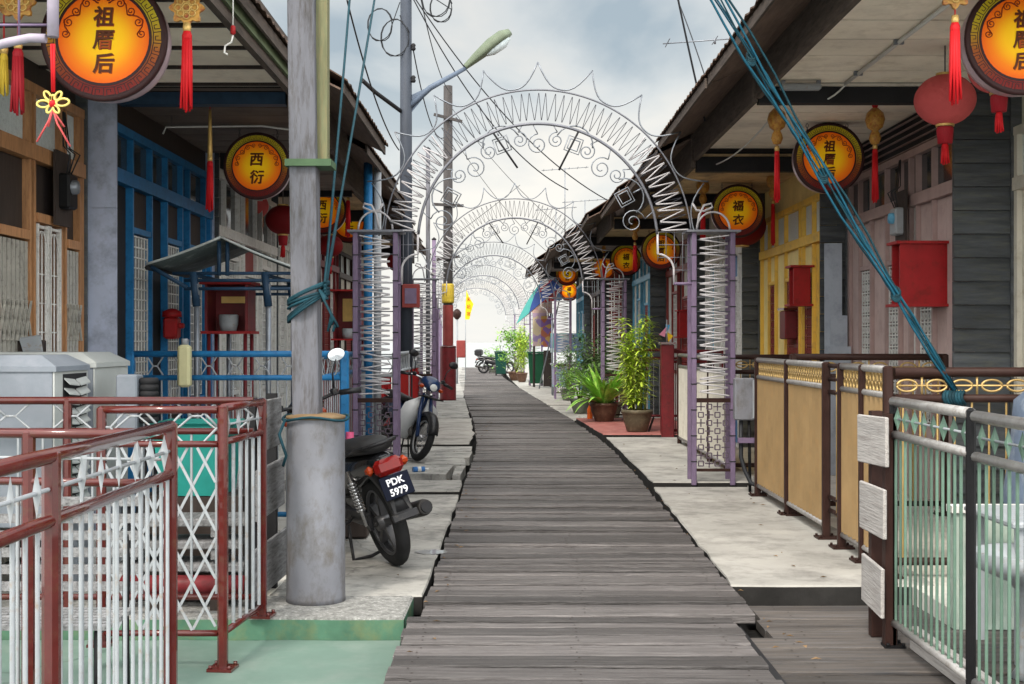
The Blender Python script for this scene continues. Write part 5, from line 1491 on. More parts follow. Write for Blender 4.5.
def leaf(b, base, d, L, w, droop, r, seg=4):
    """one curved leaf blade with a folded midrib"""
    d = d.normalized(); side = d.cross(Vector((0, 0, 1)))
    if side.length < .1: side = Vector((1, 0, 0))
    side.normalize(); vs = []; p = Vector(base); 
    for i in range(seg + 1):
        t = i / seg; ww = w * sin(pi * min(.97, .12 + .88 * t) ** .8) * .5 if seg > 2 else w * (.5 if i == 1 else .06)
        up = side.cross(d).normalized()
        vs += [p - side * ww + up * ww * .25, p.copy(), p + side * ww + up * ww * .25]
        d = (d + Vector((0, 0, -droop / seg))).normalized(); p = p + d * (L / seg)
    b.add(vs, [q for i in range(seg) for q in ((i * 3, i * 3 + 1, i * 3 + 4, i * 3 + 3), (i * 3 + 1, i * 3 + 2, i * 3 + 5, i * 3 + 4))], 0, True)


def cane_plant(c, label, R, H, PH, m_pot, m_leaf, seed, n=16, spread=.32, name='potted_bamboo'):
    r = random.Random(seed); c = Vector(c); root = thing(name, label, 'potted plant', c, 'potted plants along the right side')
    pot(c, R, PH, m_pot, root)
    st, lf_ = MB(), MB()
    for i in range(n):
        a = r.uniform(0, 2 * pi); rr = R * .6 * sqrt(r.random()); h = H * r.uniform(.62, 1.0)
        p0 = c + Vector((rr * cos(a), rr * sin(a), PH * .85)); lean = Vector((cos(a), sin(a), 0)) * spread * r.uniform(.2, .7)
        pts = [p0 + Vector((0, 0, (h - PH) * t)) + lean * t * t for t in (0, .25, .5, .75, 1)]
        st.tube(pts, [.011, .010, .008, .006, .003], 5)
        z = .12
        while z < 1:
            k = int(z * 4); k = min(k, 3); f = z * 4 - k; q = pts[k].lerp(pts[k + 1], f)
            for _ in range(3 if z > .25 else 2):
                b_ = r.uniform(0, 2 * pi); d = Vector((cos(b_), sin(b_), r.uniform(.15, .9)))
                leaf(lf_, q, d, r.uniform(.13, .24), r.uniform(.028, .046), r.uniform(.4, 1.3), r)
            z += r.uniform(.026, .05)
    st.build('stem', culm, root); lf_.build('foliage', m_leaf, root)
    return root


def strap_plant(c, label, R, PH, m_pot, m_leaf, L, n, seed):
    r = random.Random(seed); c = Vector(c); root = thing('potted_lily', label, 'potted plant', c, 'potted plants along the right side')
    pot(c, R, PH, m_pot, root); b = MB()
    for i in range(n):
        a = r.uniform(0, 2 * pi); d = Vector((cos(a), sin(a), r.uniform(.7, 2.8)))
        leaf(b, c + Vector((.08 * cos(a), .08 * sin(a), PH * .9)), d, L * r.uniform(.65, 1.1), r.uniform(.055, .10), r.uniform(.4, 1.6), r, 7)
    b.build('foliage', m_leaf, root)
    return root


def shrub(c, label, R, PH, m_pot, m_leaf, W, H, n, seed, zc=None, ll=.1):
    r = random.Random(seed); c = Vector(c); root = thing('potted_shrub', label, 'potted plant', c, 'potted plants along the right side')
    pot(c, R, PH, m_pot, root); st, b = MB(), MB()
    clumps = []
    for i in range(15):
        a = r.uniform(0, 2 * pi); rr = W * sqrt(r.random()) * .8; z = PH + (H - PH) * r.uniform(.15, .92)
        q = c + Vector((rr * cos(a), rr * sin(a), z)); clumps.append((q, r.uniform(.14, .28) * W / .5))
        m_ = c + Vector((rr * .25 * cos(a), rr * .25 * sin(a), PH + (z - PH) * .5))
        st.tube([c + Vector((.03 * cos(a), .03 * sin(a), PH * .85)), m_, q], [.012, .009, .004], 5)
    for i in range(n):
        q, s = r.choice(clumps); v = Vector((r.gauss(0, .5), r.gauss(0, .5), r.gauss(0, .5)))
        a = r.uniform(0, 2 * pi); leaf(b, q + v * s, Vector((cos(a), sin(a), r.uniform(-.2, 1.2))), ll * r.uniform(.6, 1.3), ll * r.uniform(.28, .45), r.uniform(.2, 1), r, 3)
    st.build('stem', culm, root); b.build('foliage', m_leaf, root)
    return root


cane_plant(at(637, 434, 20.7).xy.to_3d() + Vector((0, 0, .05)), 'tall bamboo like plant in an olive brown pot, nearest on the red floor', .24, 2.02, .36, pot_olive, leaf_yel, 1, 20, .25)
strap_plant(at(604, 424, 23.4).xy.to_3d() + Vector((0, 0, .05)), 'strap leaved lily in a brown glazed pot left of the tall bamboo pot', .25, .34, pot_brown, leaf_lily, 1.0, 90, 2)
shrub(at(580, 411, 27).xy.to_3d(), 'bushy shrub in a grey green pot behind the lily pot', .2, .3, pot_grey, leaf_mid, .5, .95, 700, 3)
shrub((at(600, 400, 27).x, 27.2, 0), 'tall loose dark leaved shrub behind the lily and the bamboo', .24, .3, pot_brown, leaf_dark, .75, 1.6, 1500, 4, ll=.12)
shrub((at(612, 400, 25.4).x, 25.4, 0), 'dark shrub squeezed between the lily and the tall bamboo', .2, .3, pot_olive, leaf_dark, .45, 1.35, 800, 14, ll=.11)
shrub((at(568, 390, 33).x, 33, 0), 'grey green bush before the far poster hoarding', .2, .3, pot_grey, leaf_dark, .45, 1.3, 700, 5)
shrub((at(516, 378, 50).x, 50, 0), 'bright green bushy plant beside the green wheelie bin', .3, .35, pot_brown, leaf_mid, .75, 2.0, 1500, 6, ll=.17)
cane_plant((at(522, 376, 48).x, 48, 0), 'thin yellow green cane plant behind the green wheelie bin', .2, 2.4, .35, pot_brown, leaf_yel, 7, 10, .3)
shrub((at(493, 366, 63).x, 63, 0), 'small pale shrub at the far end beside the distant motorbike', .25, .35, pot_grey, leaf_mid, .5, 1.2, 500, 8, ll=.16)
# ---------------------------------------------------------------- cabinets on the left porch
cab_side = mat('cabinet_grey', (.20, .225, .26), .45, .12, 2, col2=(.24, .26, .30), c2amt=.4)
cab_white = mat('cabinet_pale_face', (.42, .44, .43), .45, .08, 4, col2=(.42, .43, .41), c2amt=.3)


def cabinet(x1, y0, y1, w, ztop, label, vent=True):
    t = thing('outdoor_cabinet', label, 'cabinet', (x1 - w / 2, (y0 + y1) / 2, 0), 'grey outdoor cabinets on the left porch')
    x0 = x1 - w; b = MB(); b.box(x0, x1 - .012, y0, y1, .45, ztop - .065); b.build('body', cab_side, t, bevel=.008)
    b = MB(); i = .10
    vs = [(x0 - .01, y0 - .01, ztop - .063), (x1 + .012, y0 - .01, ztop - .063), (x1 + .012, y1 + .01, ztop - .063), (x0 - .01, y1 + .01, ztop - .063),
          (x0 + i, y0 + .07, ztop), (x1 - i, y0 + .07, ztop), (x1 - i, y1 - .07, ztop), (x0 + i, y1 - .07, ztop)]
    vs2 = [(v[0], v[1], v[2] - .03) for v in vs[:4]]
    b.add(vs2 + vs, [(0, 1, 5, 4), (1, 2, 6, 5), (2, 3, 7, 6), (3, 0, 4, 7), (4, 5, 9, 8), (5, 6, 10, 9), (6, 7, 11, 10), (7, 4, 8, 11), (8, 9, 10, 11), (3, 2, 1, 0)]); b.build('lid', cab_white if not vent else cab_side, t)
    b = MB(); b.box(x1 - .010, x1, y0, y1, .46, ztop - .095); pf = b.build('front_face', cab_white, t)
    if vent:
        ym = (y0 + y1) / 2 + .05; b = MB(); z = .60
        while z < ztop - .11:
            for s in (-1, 1):
                vs = [(x1 + .002, ym + s * .012, z), (x1 + .002, ym + s * .19, z + .012), (x1 + .035, ym + s * .18, z - .022), (x1 + .035, ym + s * .012, z - .034)]
                vs += [(v[0], v[1], v[2] - .008) for v in vs]
                b.add(vs, [(0, 1, 2, 3), (7, 6, 5, 4), (0, 4, 5, 1), (1, 5, 6, 2), (2, 6, 7, 3), (3, 7, 4, 0)])
            z += .057
        b.build('louver', cab_white, pf)
        b = MB(); b.box(x1 + .001, x1 + .004, ym - .2, ym + .2, .57, ztop - .11); b.build('louver_backing', dark, pf)  # near-black plate that paints the shade between the louvres
    for (xx, yy) in ((x0 + .06, y0 + .05), (x1 - .06, y0 + .05), (x0 + .06, y1 - .05), (x1 - .06, y1 - .05)):
        b = MB(); b.cbox((xx, yy, .22), (.05, .05, .456)); b.build('leg', cab_side, t)
    return t


cabinet(-2.58, 7.22, 7.78, 1.3, 1.425, 'near grey metal cabinet with a white louvred end on the left porch')
cabinet(-2.575, 7.9, 8.58, .95, 1.435, 'second grey metal cabinet with a plain pale end behind the louvred one', False)
t = thing('meter_box', 'small pale junction box with dark ribbed cover beside the second cabinet', 'box', (-2.33, 7.95, 1.1))
b = MB(); b.cbox((-2.36, 7.9, 1.12), (.13, .15, .36), bev=.01); b.build('body', cab_side, t)
b = MB()
for k in range(7): b.lathe([(.05, 0), (.06, .01), (.06, .03), (.05, .04)], 12, (-2.24, 7.9, 1.0 + .04 * k))
b.lathe([(0, 0), (.05, 0), (.05, .28), (0, .28)], 12, (-2.24, 7.9, 1.0)); b.build('cover', dark, t)
b = MB(); b.tube([(-2.3, 7.9, .95), (-2.3, 7.9, .5), (-2.35, 7.95, .0)], .02, 6); b.build('cable', cable_m, t)
t = thing('storage_box', 'brown carton with a white rag on the porch by the folding gates', 'box', (-3.0, 8.75, 1.35))
p = at(16, 352, 8.9); b = MB(); b.cbox((p.x, 8.95, p.z), (.3, .25, .17), bev=.01); b.build('carton', dark_wood, t)
b = MB(); vs = [(p.x + .06, 8.82, p.z + .10), (p.x + .2, 8.82, p.z + .12), (p.x + .24, 8.80, p.z - .08), (p.x + .12, 8.80, p.z - .07)]; b.add(vs + [(v[0], v[1] - .02, v[2] - .01) for v in vs], [(0, 1, 2, 3), (7, 6, 5, 4), (0, 4, 5, 1), (1, 5, 6, 2), (2, 6, 7, 3), (3, 7, 4, 0)]); b.build('rag', white_paint, t)
b = MB(); b.box(p.x - .18, p.x + .22, 8.75, 9.15, 0, p.z - .088); b.build('stand', dark_wood, t)
# crates and pallets seen through the lattice
teal = mat('teal_plastic', (.02, .23, .20), .45, .15, 6)
t = thing('plastic_tub', 'teal plastic tub behind the red framed lattice', 'tub', (-1.95, 7.9, 0))
b = MB(); vs = []
for z, a, c in ((.55, .19, .2), (.98, .23, .24), (1.0, .25, .26), (1.0, .21, .22), (.6, .17, .18)):
    vs += [(-1.98 + sx * a, 8.1 + sy * c, z) for sx, sy in ((-1, -1), (1, -1), (1, 1), (-1, 1))]
b.add(vs, [(i * 4 + j, i * 4 + (j + 1) % 4, i * 4 + 4 + (j + 1) % 4, i * 4 + 4 + j) for i in range(4) for j in range(4)] + [(3, 2, 1, 0), (16, 17, 18, 19)]); b.build('tub', teal, t)
b = MB(); b.box(-2.3, -1.66, 7.9, 8.3, 0, .545); b.build('stand', dark_wood, t)
t = thing('board_stack', 'stack of pale old boards lying behind the red lattice', 'stack', (-1.9, 7.45, 0))
for i in range(4):
    b = MB(); b.cbox((-1.95 + .04 * (i % 2), 7.5, .07 + .13 * i), (.75, .3, .045), Matrix.Rotation(.05 * (i - 1.5), 3, 'Z'), bev=.006); b.build('board', old_wood, t)
    for sx in (-.25, .25):
        b = MB(); b.cbox((-1.95 + sx, 7.5, .0 + .13 * i + .005 + .012), (.07, .26, .062)); b.build('bearer', old_wood, t)
t = thing('roller', 'maroon pipe roller lying behind the red lattice', 'roller', (-1.8, 7.2, .2))
b = MB(); b.tube([(-2.2, 7.22, .13), (-1.5, 7.22, .13)], .055, 12); b.build('pipe', maroon, t)
for x in (-2.0, -1.66):
    b = MB(); b.cbox((x, 7.22, .036), (.05, .16, .07)); b.build('foot', dark_wood, t)
# stacked wire chair with white slats seen behind the nearest railing
t = thing('slatted_bench', 'grey slatted bench on the green floor behind the nearest railing', 'bench', (-2.1, 5.4, -.12))
for k in range(7):
    b = MB(); b.cbox((-2.2, 5.25 + .055 * k, .33), (1.1, .035, .02)); b.build('slat', old_wood, t)
for k in range(6):
    b = MB(); b.cbox((-2.2, 5.66, .42 + .075 * k), (1.1, .018, .04)); b.build('slat', old_wood, t)
for x in (-2.7, -1.7):
    b = MB(); b.tube([(x, 5.25, -.12), (x, 5.25, .31), (x, 5.63, .31), (x, 5.685, .86)], .016, 6); b.tube([(x, 5.63, .31), (x, 5.65, -.12)], .016, 6); b.build('leg', blk, t)
# pink bag behind the motorbike
t = thing('plastic_bag', 'pink plastic bag behind the black motorbike', 'bag', (-1.3, 9.7, .4))
b = MB(); p = at(349, 432, 9.9); r = random.Random(2); n, k = 14, 8; vs = []
for i in range(k + 1):
    for j in range(n):
        a = 2 * pi * j / n; tt = i / k; R = .13 * (sin(pi * min(1, tt * 1.15 + .1)) ** .6 if tt < .78 else .25) * (1 + r.uniform(-.1, .1))
        vs.append((p.x + R * cos(a), 9.95 + R * sin(a), .44 + .36 * tt))
b.add(vs, [(i * n + j, i * n + (j + 1) % n, i * n + n + (j + 1) % n, i * n + n + j) for i in range(k) for j in range(n)] + [tuple(range(n))[::-1]], 0, True); b.build('bag', mat('pink_plastic', (.62, .10, .22), .4, .1), t)
b = MB(); b.cbox((p.x, 9.95, .22), (.3, .3, .44), bev=.01); b.build('stool', dark_wood, t)

# ---------------------------------------------------------------- canopied altar
tarp = mat('grey_green_tarp', (.065, .085, .085), .6, .15, 3, col2=(.2, .23, .22), c2amt=.35)
tarp_edge = mat('pale_tarp_hem', (.42, .45, .44), .6, .1)
t = thing('altar_canopy', 'grey gabled canopy on dark blue frame and posts on the left porch', 'canopy', (-2.5, 11.3, 0))
Ya, Yb = 10.75, 12.1
ap, le, ri = at(221, 237, Ya), at(147, 264, Ya), at(296, 268, Ya)
for (p, q) in ((le, ap), (ap, ri)):
    b = MB(); n = 8; vs = []
    for i in range(n + 1):
        f = i / n; m_ = p.lerp(q, f); m_.z -= .012 * sin(pi * f)
        for yy in (Ya, (Ya + Yb) / 2, Yb): vs.append((m_.x, yy, m_.z - (.02 if yy not in (Ya, Yb) else 0)))
    b.add(vs, [(i * 3 + j, i * 3 + j + 1, i * 3 + 4 + j, i * 3 + 3 + j) for i in range(n) for j in range(2)], 0, True)
    o = b.build('roof_panel', tarp, t); md = o.modifiers.new('thick', 'SOLIDIFY'); md.thickness = .012
    b = MB(); b.tube([(vs[i * 3][0], Ya - .006, vs[i * 3][2]) for i in range(n + 1)], .011, 6); b.build('hem', tarp_edge, o)
le2 = le + Vector((.0, 0, -.07)); ri2 = ri + Vector((0, 0, -.03))
for zz, x0, x1 in ((2.08, le.x + .2, ri.x - .02), (2.02, le.x + .3, ri.x - .05), (1.95, le.x + .3, ri.x - .05)):
    b = MB(); b.tube([(x0, Ya + .06, zz), (x1, Ya + .06, zz)], .016, 6); b.tube([(x0, Yb - .06, zz), (x1, Yb - .06, zz)], .016, 6); b.build('frame', blue_dk, t)
for px_ in (at(195, 1, Ya).x, at(267, 1, Ya).x):
    for yy in (Ya + .06, Yb - .06):
        b = MB(); b.tube([(px_, yy, 0), (px_, yy, 1.99)], .024, 8); b.build('post', steel, t)
        b = MB(); b.tube([(px_, yy, 1.8), (px_ - .03, yy, 2.09)], .034, 8); b.build('bracket', blue_dk, t)
    b = MB(); b.tube([(px_, Ya + .06, 2.06), (px_, Yb - .06, 2.06)], .016, 6); b.build('frame', blue_dk, t)
for dx in (-.03, .04):
    b = MB(); b.tube([(ap.x + dx, Ya + .06, 2.06), (ap.x + dx, Ya + .06, ap.z - .03)], .018, 6); b.build('strut', blue_dk, t)
b = MB(); b.tube([(le.x + .02, Ya + .04, le.z - .02), (le.x + .32, Ya + .06, 1.96)], .02, 6); b.build('strut', blue_dk, t)
b = MB(); b.tube([(le.x, Ya - .0, le.z - .03), (le.x, Yb, le.z - .03)], .022, 6); b.build('eave_roll', dark, t)


def altar(x0, x1, y0, y1, z0, z1, label, opening='front', legs=True):
    t = thing('altar', label, 'altar', ((x0 + x1) / 2, (y0 + y1) / 2, 0), 'red household altars')
    b = MB(); th = .025
    if opening == 'front':
        b.box(x0, x1, y1 - th, y1, z0, z1); b.box(x0, x0 + th, y0, y1 - th - .001, z0, z1); b.box(x1 - th, x1, y0, y1 - th - .001, z0, z1)
    else:
        b.box(x1 - th, x1, y0, y1, z0, z1); b.box(x0, x1 - th - .001, y0, y0 + th, z0, z1); b.box(x0, x1 - th - .001, y1 - th, y1, z0, z1)
    b.build('cabinet', red_paint if opening != 'front' else maroon, t)
    b = MB(); b.box(x0 - .04, x1 + .04, y0 - .04, y1 + .02, z1 + .001, z1 + .026); b.build('top', red_paint, t)
    b = MB(); b.box(x0 - (.05 if opening != 'front' else .03), x1 + .03, y0 - .03, y1 + .02, z0 - .026, z0 - .001); sh_ = b.build('shelf', red_paint, t)
    if opening == 'front':
        b = MB(); xm = (x0 + x1) / 2; b.box(xm - .11, xm + .11, y1 - .06, y1 - .03, z0 + .26, z1 - .10); b.build('tablet', gold_cap, t)
        b = MB(); b.lathe([(0, 0), (.07, 0), (.085, .06), (.09, .14), (.08, .15), (0, .14)], 16, (xm, y0 + .1, z0)); b.build('incense_pot', white_paint, t)
    else:
        b = MB(); ym = (y0 + y1) / 2; b.box(x1 - .05, x1 - .028, ym - .12, ym + .12, z0 + .12, z1 - .08); b.build('tablet', gold_cap, t)
        b = MB(); b.lathe([(0, 0), (.04, 0), (.05, .06), (0, .07)], 12, (x0 + .08, ym, z0)); b.build('incense_pot', gold_cap, t)
    if legs:
        for xx in (x0 + .03, x1 - .03):
            for yy in (y0 + .03, y1 - .03):
                b = MB(); b.tube([(xx, yy, 0), (xx, yy, z0 - .027)], .018, 6); b.build('leg', maroon, t)
    return t


altar(at(206, 1, 11.6).x, at(249, 1, 11.6).x, 11.55, 11.9, 1.60, 2.02, 'maroon altar cabinet with a white incense pot under the grey canopy')
altar(3.44, 3.86, 11.35, 11.6, 1.84, 2.37, 'large plain red altar box fixed to the mauve house front', 'side', False)
altar(3.32, 3.52, 15.1, 15.35, 1.95, 2.38, 'small red altar shelf fixed to the yellow house front', 'side', False)
altar(at(334, 1, 19).x, at(362, 1, 19).x, 18.9, 19.3, 1.55, 2.25, 'maroon altar box right of the tall cement post, behind the teal rope')
altar(3.0, 3.3, 22.9, 23.3, 1.6, 2.05, 'dark red altar shelf on the porch behind the tall bamboo', 'side', False)
t = thing('letter_box', 'maroon letter box fixed below the altar shelf of the yellow house', 'letter box', (3.4, 16.3, 1.6)); p = at(781, 325, 16.2)
b = MB(); b.cbox((3.5, 16.2, p.z), (.16, .34, .36), bev=.015); b.build('body', maroon, t); b = MB(); b.cbox((3.5, 16.2, p.z + .2), (.2, .38, .03)); b.build('lid', red_ox, t)
t = thing('water_heater', 'bright red mail box on the blue house front', 'mail box', (-3.15, 11.9, 1.6)); t.name = 'mail_box'
p = at(172, 328, 11.7); b = MB(); b.cbox((p.x, 11.7, p.z), (.13, .16, .20), bev=.02); b.build('body', red_paint, t)
b = MB(); b.lathe([(.0, .0), (.09, .0), (.085, .05), (.03, .075), (0, .08)], 14, (p.x, 11.7, p.z + .10)); b.build('lid', red_paint, t); b = MB(); b.cbox((p.x + .085, 11.7, p.z + .02), (.05, .07, .05), bev=.01); b.build('spout', red_paint, t)
b = MB(); b.bar((p.x - .06, 11.7, p.z), (-3.12, 11.7, p.z), .04, .04); b.build('bracket', red_ox, t)
t = thing('jerry_can', 'pale yellow plastic can hanging on the blue railing', 'can', (-2.5, 10.2, 1.3)); p = at(184, 366, 10.25)
b = MB(); b.cbox((p.x, 10.27, p.z), (.10, .10, .34), bev=.02); b.build('body', mat('pale_yellow_plastic', (.55, .52, .30), .5, .1), t); b = MB(); b.lathe([(0, 0), (.025, 0), (.025, .05), (0, .05)], 10, (p.x, 10.27, p.z + .17)); b.build('cap', white_paint, t)
b = MB(); b.tube([(p.x, 10.32, p.z + .1), (p.x, 10.38, p.z + .19), (p.x, 10.4, p.z + .21)], .008, 5); b.build('hook', steel, t)


def meter(p, label, m1_, m2_, side):
    t = thing('electric_meter', label, 'meter', p); p = Vector(p)
    b = MB(); b.cbox(p, (.10, .2, .26), bev=.015); b.build('box', m1_, t)
    b = MB(); b.lathe([(0, .05), (.05, .04), (.055, 0)], 14, p + Vector((-side * .05, -.02, .03)), Matrix.Rotation(-side * pi / 2, 3, 'Y')); b.build('dial', m2_, t)
    b = MB(); b.cbox(p + Vector((side * .035, 0, .02)), (.02, .32, .55)); b.build('backboard', dark_wood, t)
    for k in range(3):
        b = MB(); b.tube([p + Vector((-side * .01, .04 * (k - 1), .12)), p + Vector((-side * (.04 + .02 * k), .05 * (k - 1), .28)), p + Vector((side * .02, .07 * (k - 1) + .05, .34)), p + Vector((side * .03, .02 * k, .6))], .006, 5); b.build('wire', cable_m, t)
meter((3.72, 12.35, 2.66), 'white and blue electric meter with loose wires on the mauve house front', white_paint, blue_lt, 1)
meter((-3.32, 9.55, 2.62), 'dark electric meter with loose wires on the brown framed house front', blk, steel, -1)
# grey sheets leaning on the clapboard between yellow and mauve houses
gs = mat('pale_blue_grey_sheet', (.36, .40, .46), .5, .15, 2, col2=(.26, .29, .34), c2amt=.4)
t = thing('metal_sheets', 'grey blue metal sheets leaning against the dark boards right of the yellow house', 'sheet', (3.62, 14.4, 0))
for (x0, x1, z1, y_) in ((3.54, 3.74, 2.62, 14.50), (3.6, 3.79, 1.8, 14.46), (3.56, 3.82, 1.45, 14.42)):
    b = MB(); b.cbox(((x0 + x1) / 2, y_, z1 / 2), (x1 - x0, .008, z1), Matrix.Rotation(-.01, 3, 'X')); b.build('sheet', gs, t)
# grey control box on a bent pipe at the end of the tan railing
t = thing('control_box', 'grey control box on a bent black pipe at the far end of the tan railing', 'box', (2.33, 12.75, 0))
p = at(744, 399, 12.8); b = MB(); b.cbox((p.x, 12.8, p.z), (.2, .12, .42), bev=.012); bb = b.build('box', drum_grey, t)
b = MB(); b.cbox((p.x + .085, 12.735, p.z), (.02, .02, .38), bev=.004); b.build('door_edge', white_paint, bb)
b = MB(); b.tube([(p.x - .03, 12.8, p.z - .2), (p.x - .03, 12.8, .35), (p.x + .0, 12.75, .22), (p.x + .05, 12.7, .10), (p.x + .16, 12.66, .05), (p.x + .18, 12.6, .0)], .022, 8); b.build('pipe', cable_m, t)
b = MB(); b.tube([(p.x + .05, 12.8, p.z - .2), (p.x + .06, 12.8, .0)], .016, 8); b.build('stand', blk, t)
b = MB(); b.cbox((p.x + .02, 12.76, .52), (.18, .05, .05)); b.build('clamp', purple, t)
# bluish cover behind the green railing
t = thing('covered_stack', 'stack under a pale blue grey cover behind the green railing', 'stack', (3.2, 7.75, 0))
cv = mat('blue_grey_cover', (.13, .17, .24), .7, .2, 4, col2=(.25, .29, .35), c2amt=.4); b = MB(); n, k = 24, 12; vs = []; r = random.Random(8)
for i in range(k + 1):
    tt = i / k
    for j in range(n):
        a = 2 * pi * j / n; R = .40 * (min(1, (1 - tt) * 6) ** .45 if tt > .0 else 1) * (1 + .035 * sin(7 * a + .6 * i) * (1.2 - tt) + .12 * (1 - tt)); se = lambda q: (abs(q) ** .45) * (1 if q > 0 else -1); vs.append((3.42 + R * se(cos(a)) + .10 * tt, 7.75 + .7 * R * se(sin(a)), -.006 + 1.33 * tt - .05 * tt * cos(a)))
b.add(vs, [(i * n + j, i * n + (j + 1) % n, i * n + n + (j + 1) % n, i * n + n + j) for i in range(k) for j in range(n)], 0, True); b.build('cover', cv, t)
b = MB(); b.tube([(3.42 + .46 * cos(a), 7.75 + .31 * sin(a), .5) for a in [j * pi / 10 for j in range(20)]], .01, 5, closed=True); b.build('cord', rope_teal, t)
# porch furniture behind the green railing
t = thing('plastic_table', 'white plastic table behind the green barred railing', 'table', (3.0, 6.5, -.1))
b = MB(); b.cbox((2.95, 6.6, .60), (1.0, .7, .035), bev=.01); b.build('tabletop', white_paint, t)
for sx in (-1, 1):
    for sy in (-1, 1):
        b = MB(); b.cbox((2.95 + sx * .44, 6.6 + sy * .29, .24), (.05, .05, .68)); b.build('leg', white_paint, t)
t = thing('shelf_rack', 'pale wire shelf rack behind the near green bay', 'rack', (2.9, 5.55, -.1))
for z in (.1, .35, .6):
    b = MB()
    for k in range(8): b.tube([(2.5 + .1 * k, 5.4, z), (2.5 + .1 * k, 5.75, z)], .007, 5)
    b.tube([(2.48, 5.4, z), (3.22, 5.4, z), (3.22, 5.75, z), (2.48, 5.75, z)], .01, 5, closed=True); b.build('shelf', white_paint, t)
for x in (2.48, 3.22):
    for y in (5.4, 5.75):
        b = MB(); b.tube([(x, y, -.1), (x, y, .8)], .012, 6); b.build('post', white_paint, t)
t = thing('low_wall', 'low pale green porch wall behind the green railing', 'wall', (3, 7.1, -.1))
b = MB(); b.box(2.46, 4.25, 7.12, 7.19, -.1, .55); b.build('panel', mat('pale_green_wall', (.38, .46, .40), .7, .15, 3, col2=(.5, .53, .48), c2amt=.4), t); b = MB(); b.box(2.44, 4.26, 7.10, 7.195, .551, .59); b.build('coping', white_wall, t)
t = thing('wash_basin', 'white wash basin standing on the lower deck behind green bars', 'basin', (2.5, 6.05, -.1))
b = MB(); b.lathe([(0, -.1), (.10, -.1), (.07, -.05), (.06, .3), (.12, .36), (.26, .42), (.28, .5), (.25, .5), (.2, .42), (0, .40)], 24, (2.48, 6.1, 0)); b.build('basin', white_paint, t)
leaf_plant = strap_plant((2.62, 5.1, -.1), 'green strap leaved pot behind the near green bay at right edge', .16, .26, pot_grey, leaf_mid, .6, 22, 21)
leaf_plant['group'] = 'potted plants along the right side'

# ---------------------------------------------------------------- right middle distance
t = thing('gate_post', 'maroon square gate post with a paper pinwheel on top', 'post', (2.43, 20.2, 0))
b = MB(); b.cbox((2.45, 20.2, .73), (.2, .2, 1.46), bev=.012); b.build('shaft', maroon, t); b = MB(); b.cbox((2.45, 20.2, 1.48), (.24, .24, .035)); b.build('cap', red_ox, t)
t = thing('pinwheel', 'yellow blue and pink paper pinwheel stuck on the maroon gate post', 'pinwheel', (2.43, 20.1, 1.5)); c = at(667, 332, 20.1)
b = MB(); b.tube([(c.x, 20.1, 1.49), (c.x, 20.1, 1.85)], .008, 5); b.build('stick', white_paint, t)
cols = [mat('pinwheel_yellow', (.75, .48, .02), .5, .05), mat('pinwheel_blue', (.10, .40, .72), .5, .05), mat('pinwheel_pink', (.68, .25, .36), .5, .05), mat('pinwheel_white', (.7, .68, .66), .5, .05)]
for i, (p, q, s) in enumerate((((.10, -.06), (.02, -.16), (.0, .0)), ((-.02, .12), (.05, .11), (.0, -.02)), ((-.12, -.04), (-.03, -.08), (-.01, .08)), ((-.02, -.02), (.06, -.02), (.02, .1)))):
    b = MB(); vs = [c + Vector((a, .01 * i, d)) for a, d in (p, q, s)]; vs += [v + Vector((0, .006, 0)) for v in vs]
    b.add(vs, [(0, 1, 2), (5, 4, 3), (0, 3, 4, 1), (1, 4, 5, 2), (2, 5, 3, 0)]); b.build('vane', cols[i], t)
t = thing('bottle', 'orange plastic bottle standing beside the lily pot', 'bottle', at(590, 421, 24.3).xy.to_3d()); p = at(590, 421, 24.2)
b = MB(); b.lathe([(0, 0), (.05, 0), (.055, .03), (.055, .22), (.03, .29), (.022, .31)], 14, (p.x, 24.2, 0)); b.build('body', mat('orange_plastic', (.75, .14, .02), .3, .1), t); b = MB(); b.lathe([(.024, .31), (.026, .35), (0, .35)], 10, (p.x, 24.2, 0)); b.build('cap', red_paint, t)
t = thing('prop_stick', 'dark leaning prop stick beside the tall bamboo pot', 'stick', (2.2, 20.9, 0)); b = MB(); b.tube([(2.18, 20.6, .0), (2.32, 21.0, .26)], .02, 6); b.build('stick', dark_wood, t); b = MB(); b.cbox((2.18, 20.6, .012), (.08, .08, .02)); b.build('foot', dark, t)


def bin_(x, Y, label, m, H):
    t = thing('wheelie_bin', label, 'bin', (x, Y, 0), 'green wheelie bins'); b = MB(); vs = []
    for z, a, c in ((.08, .21, .22), (H * .88, .27, .30), (H * .93, .29, .32)): vs += [(x + sx * a, Y + sy * c, z) for sx, sy in ((-1, -1), (1, -1), (1, 1), (-1, 1))]
    b.add(vs, [(i * 4 + j, i * 4 + (j + 1) % 4, i * 4 + 4 + (j + 1) % 4, i * 4 + 4 + j) for i in range(2) for j in range(4)] + [(3, 2, 1, 0), (8, 9, 10, 11)]); b.build('body', m, t, bevel=.02)
    b = MB(); b.cbox((x, Y - .01, H * .965), (.62, .68, .06), bev=.025); b.build('lid', m, t)
    for sx in (-.22, .22):
        b = MB(); b.tube([(x + sx - .03, Y + .2, .09), (x + sx + .03, Y + .2, .09)], .09, 14); b.build('wheel', tyre_m, t)
    b = MB(); b.tube([(x - .25, Y + .36, H * .9), (x + .25, Y + .36, H * .9)], .015, 6); b.build('handle', m, t)
bin_(at(536, 384, 44).x, 44, 'dark green wheelie bin beside the poster hoarding', mat('bin_green', (.008, .055, .026), .45, .15, 4), 1.18)
bin_(at(501, 370, 57).x, 57, 'teal green wheelie bin farther along behind the bushy plant', mat('bin_teal', (.006, .04, .03), .45, .15, 4), 1.1)
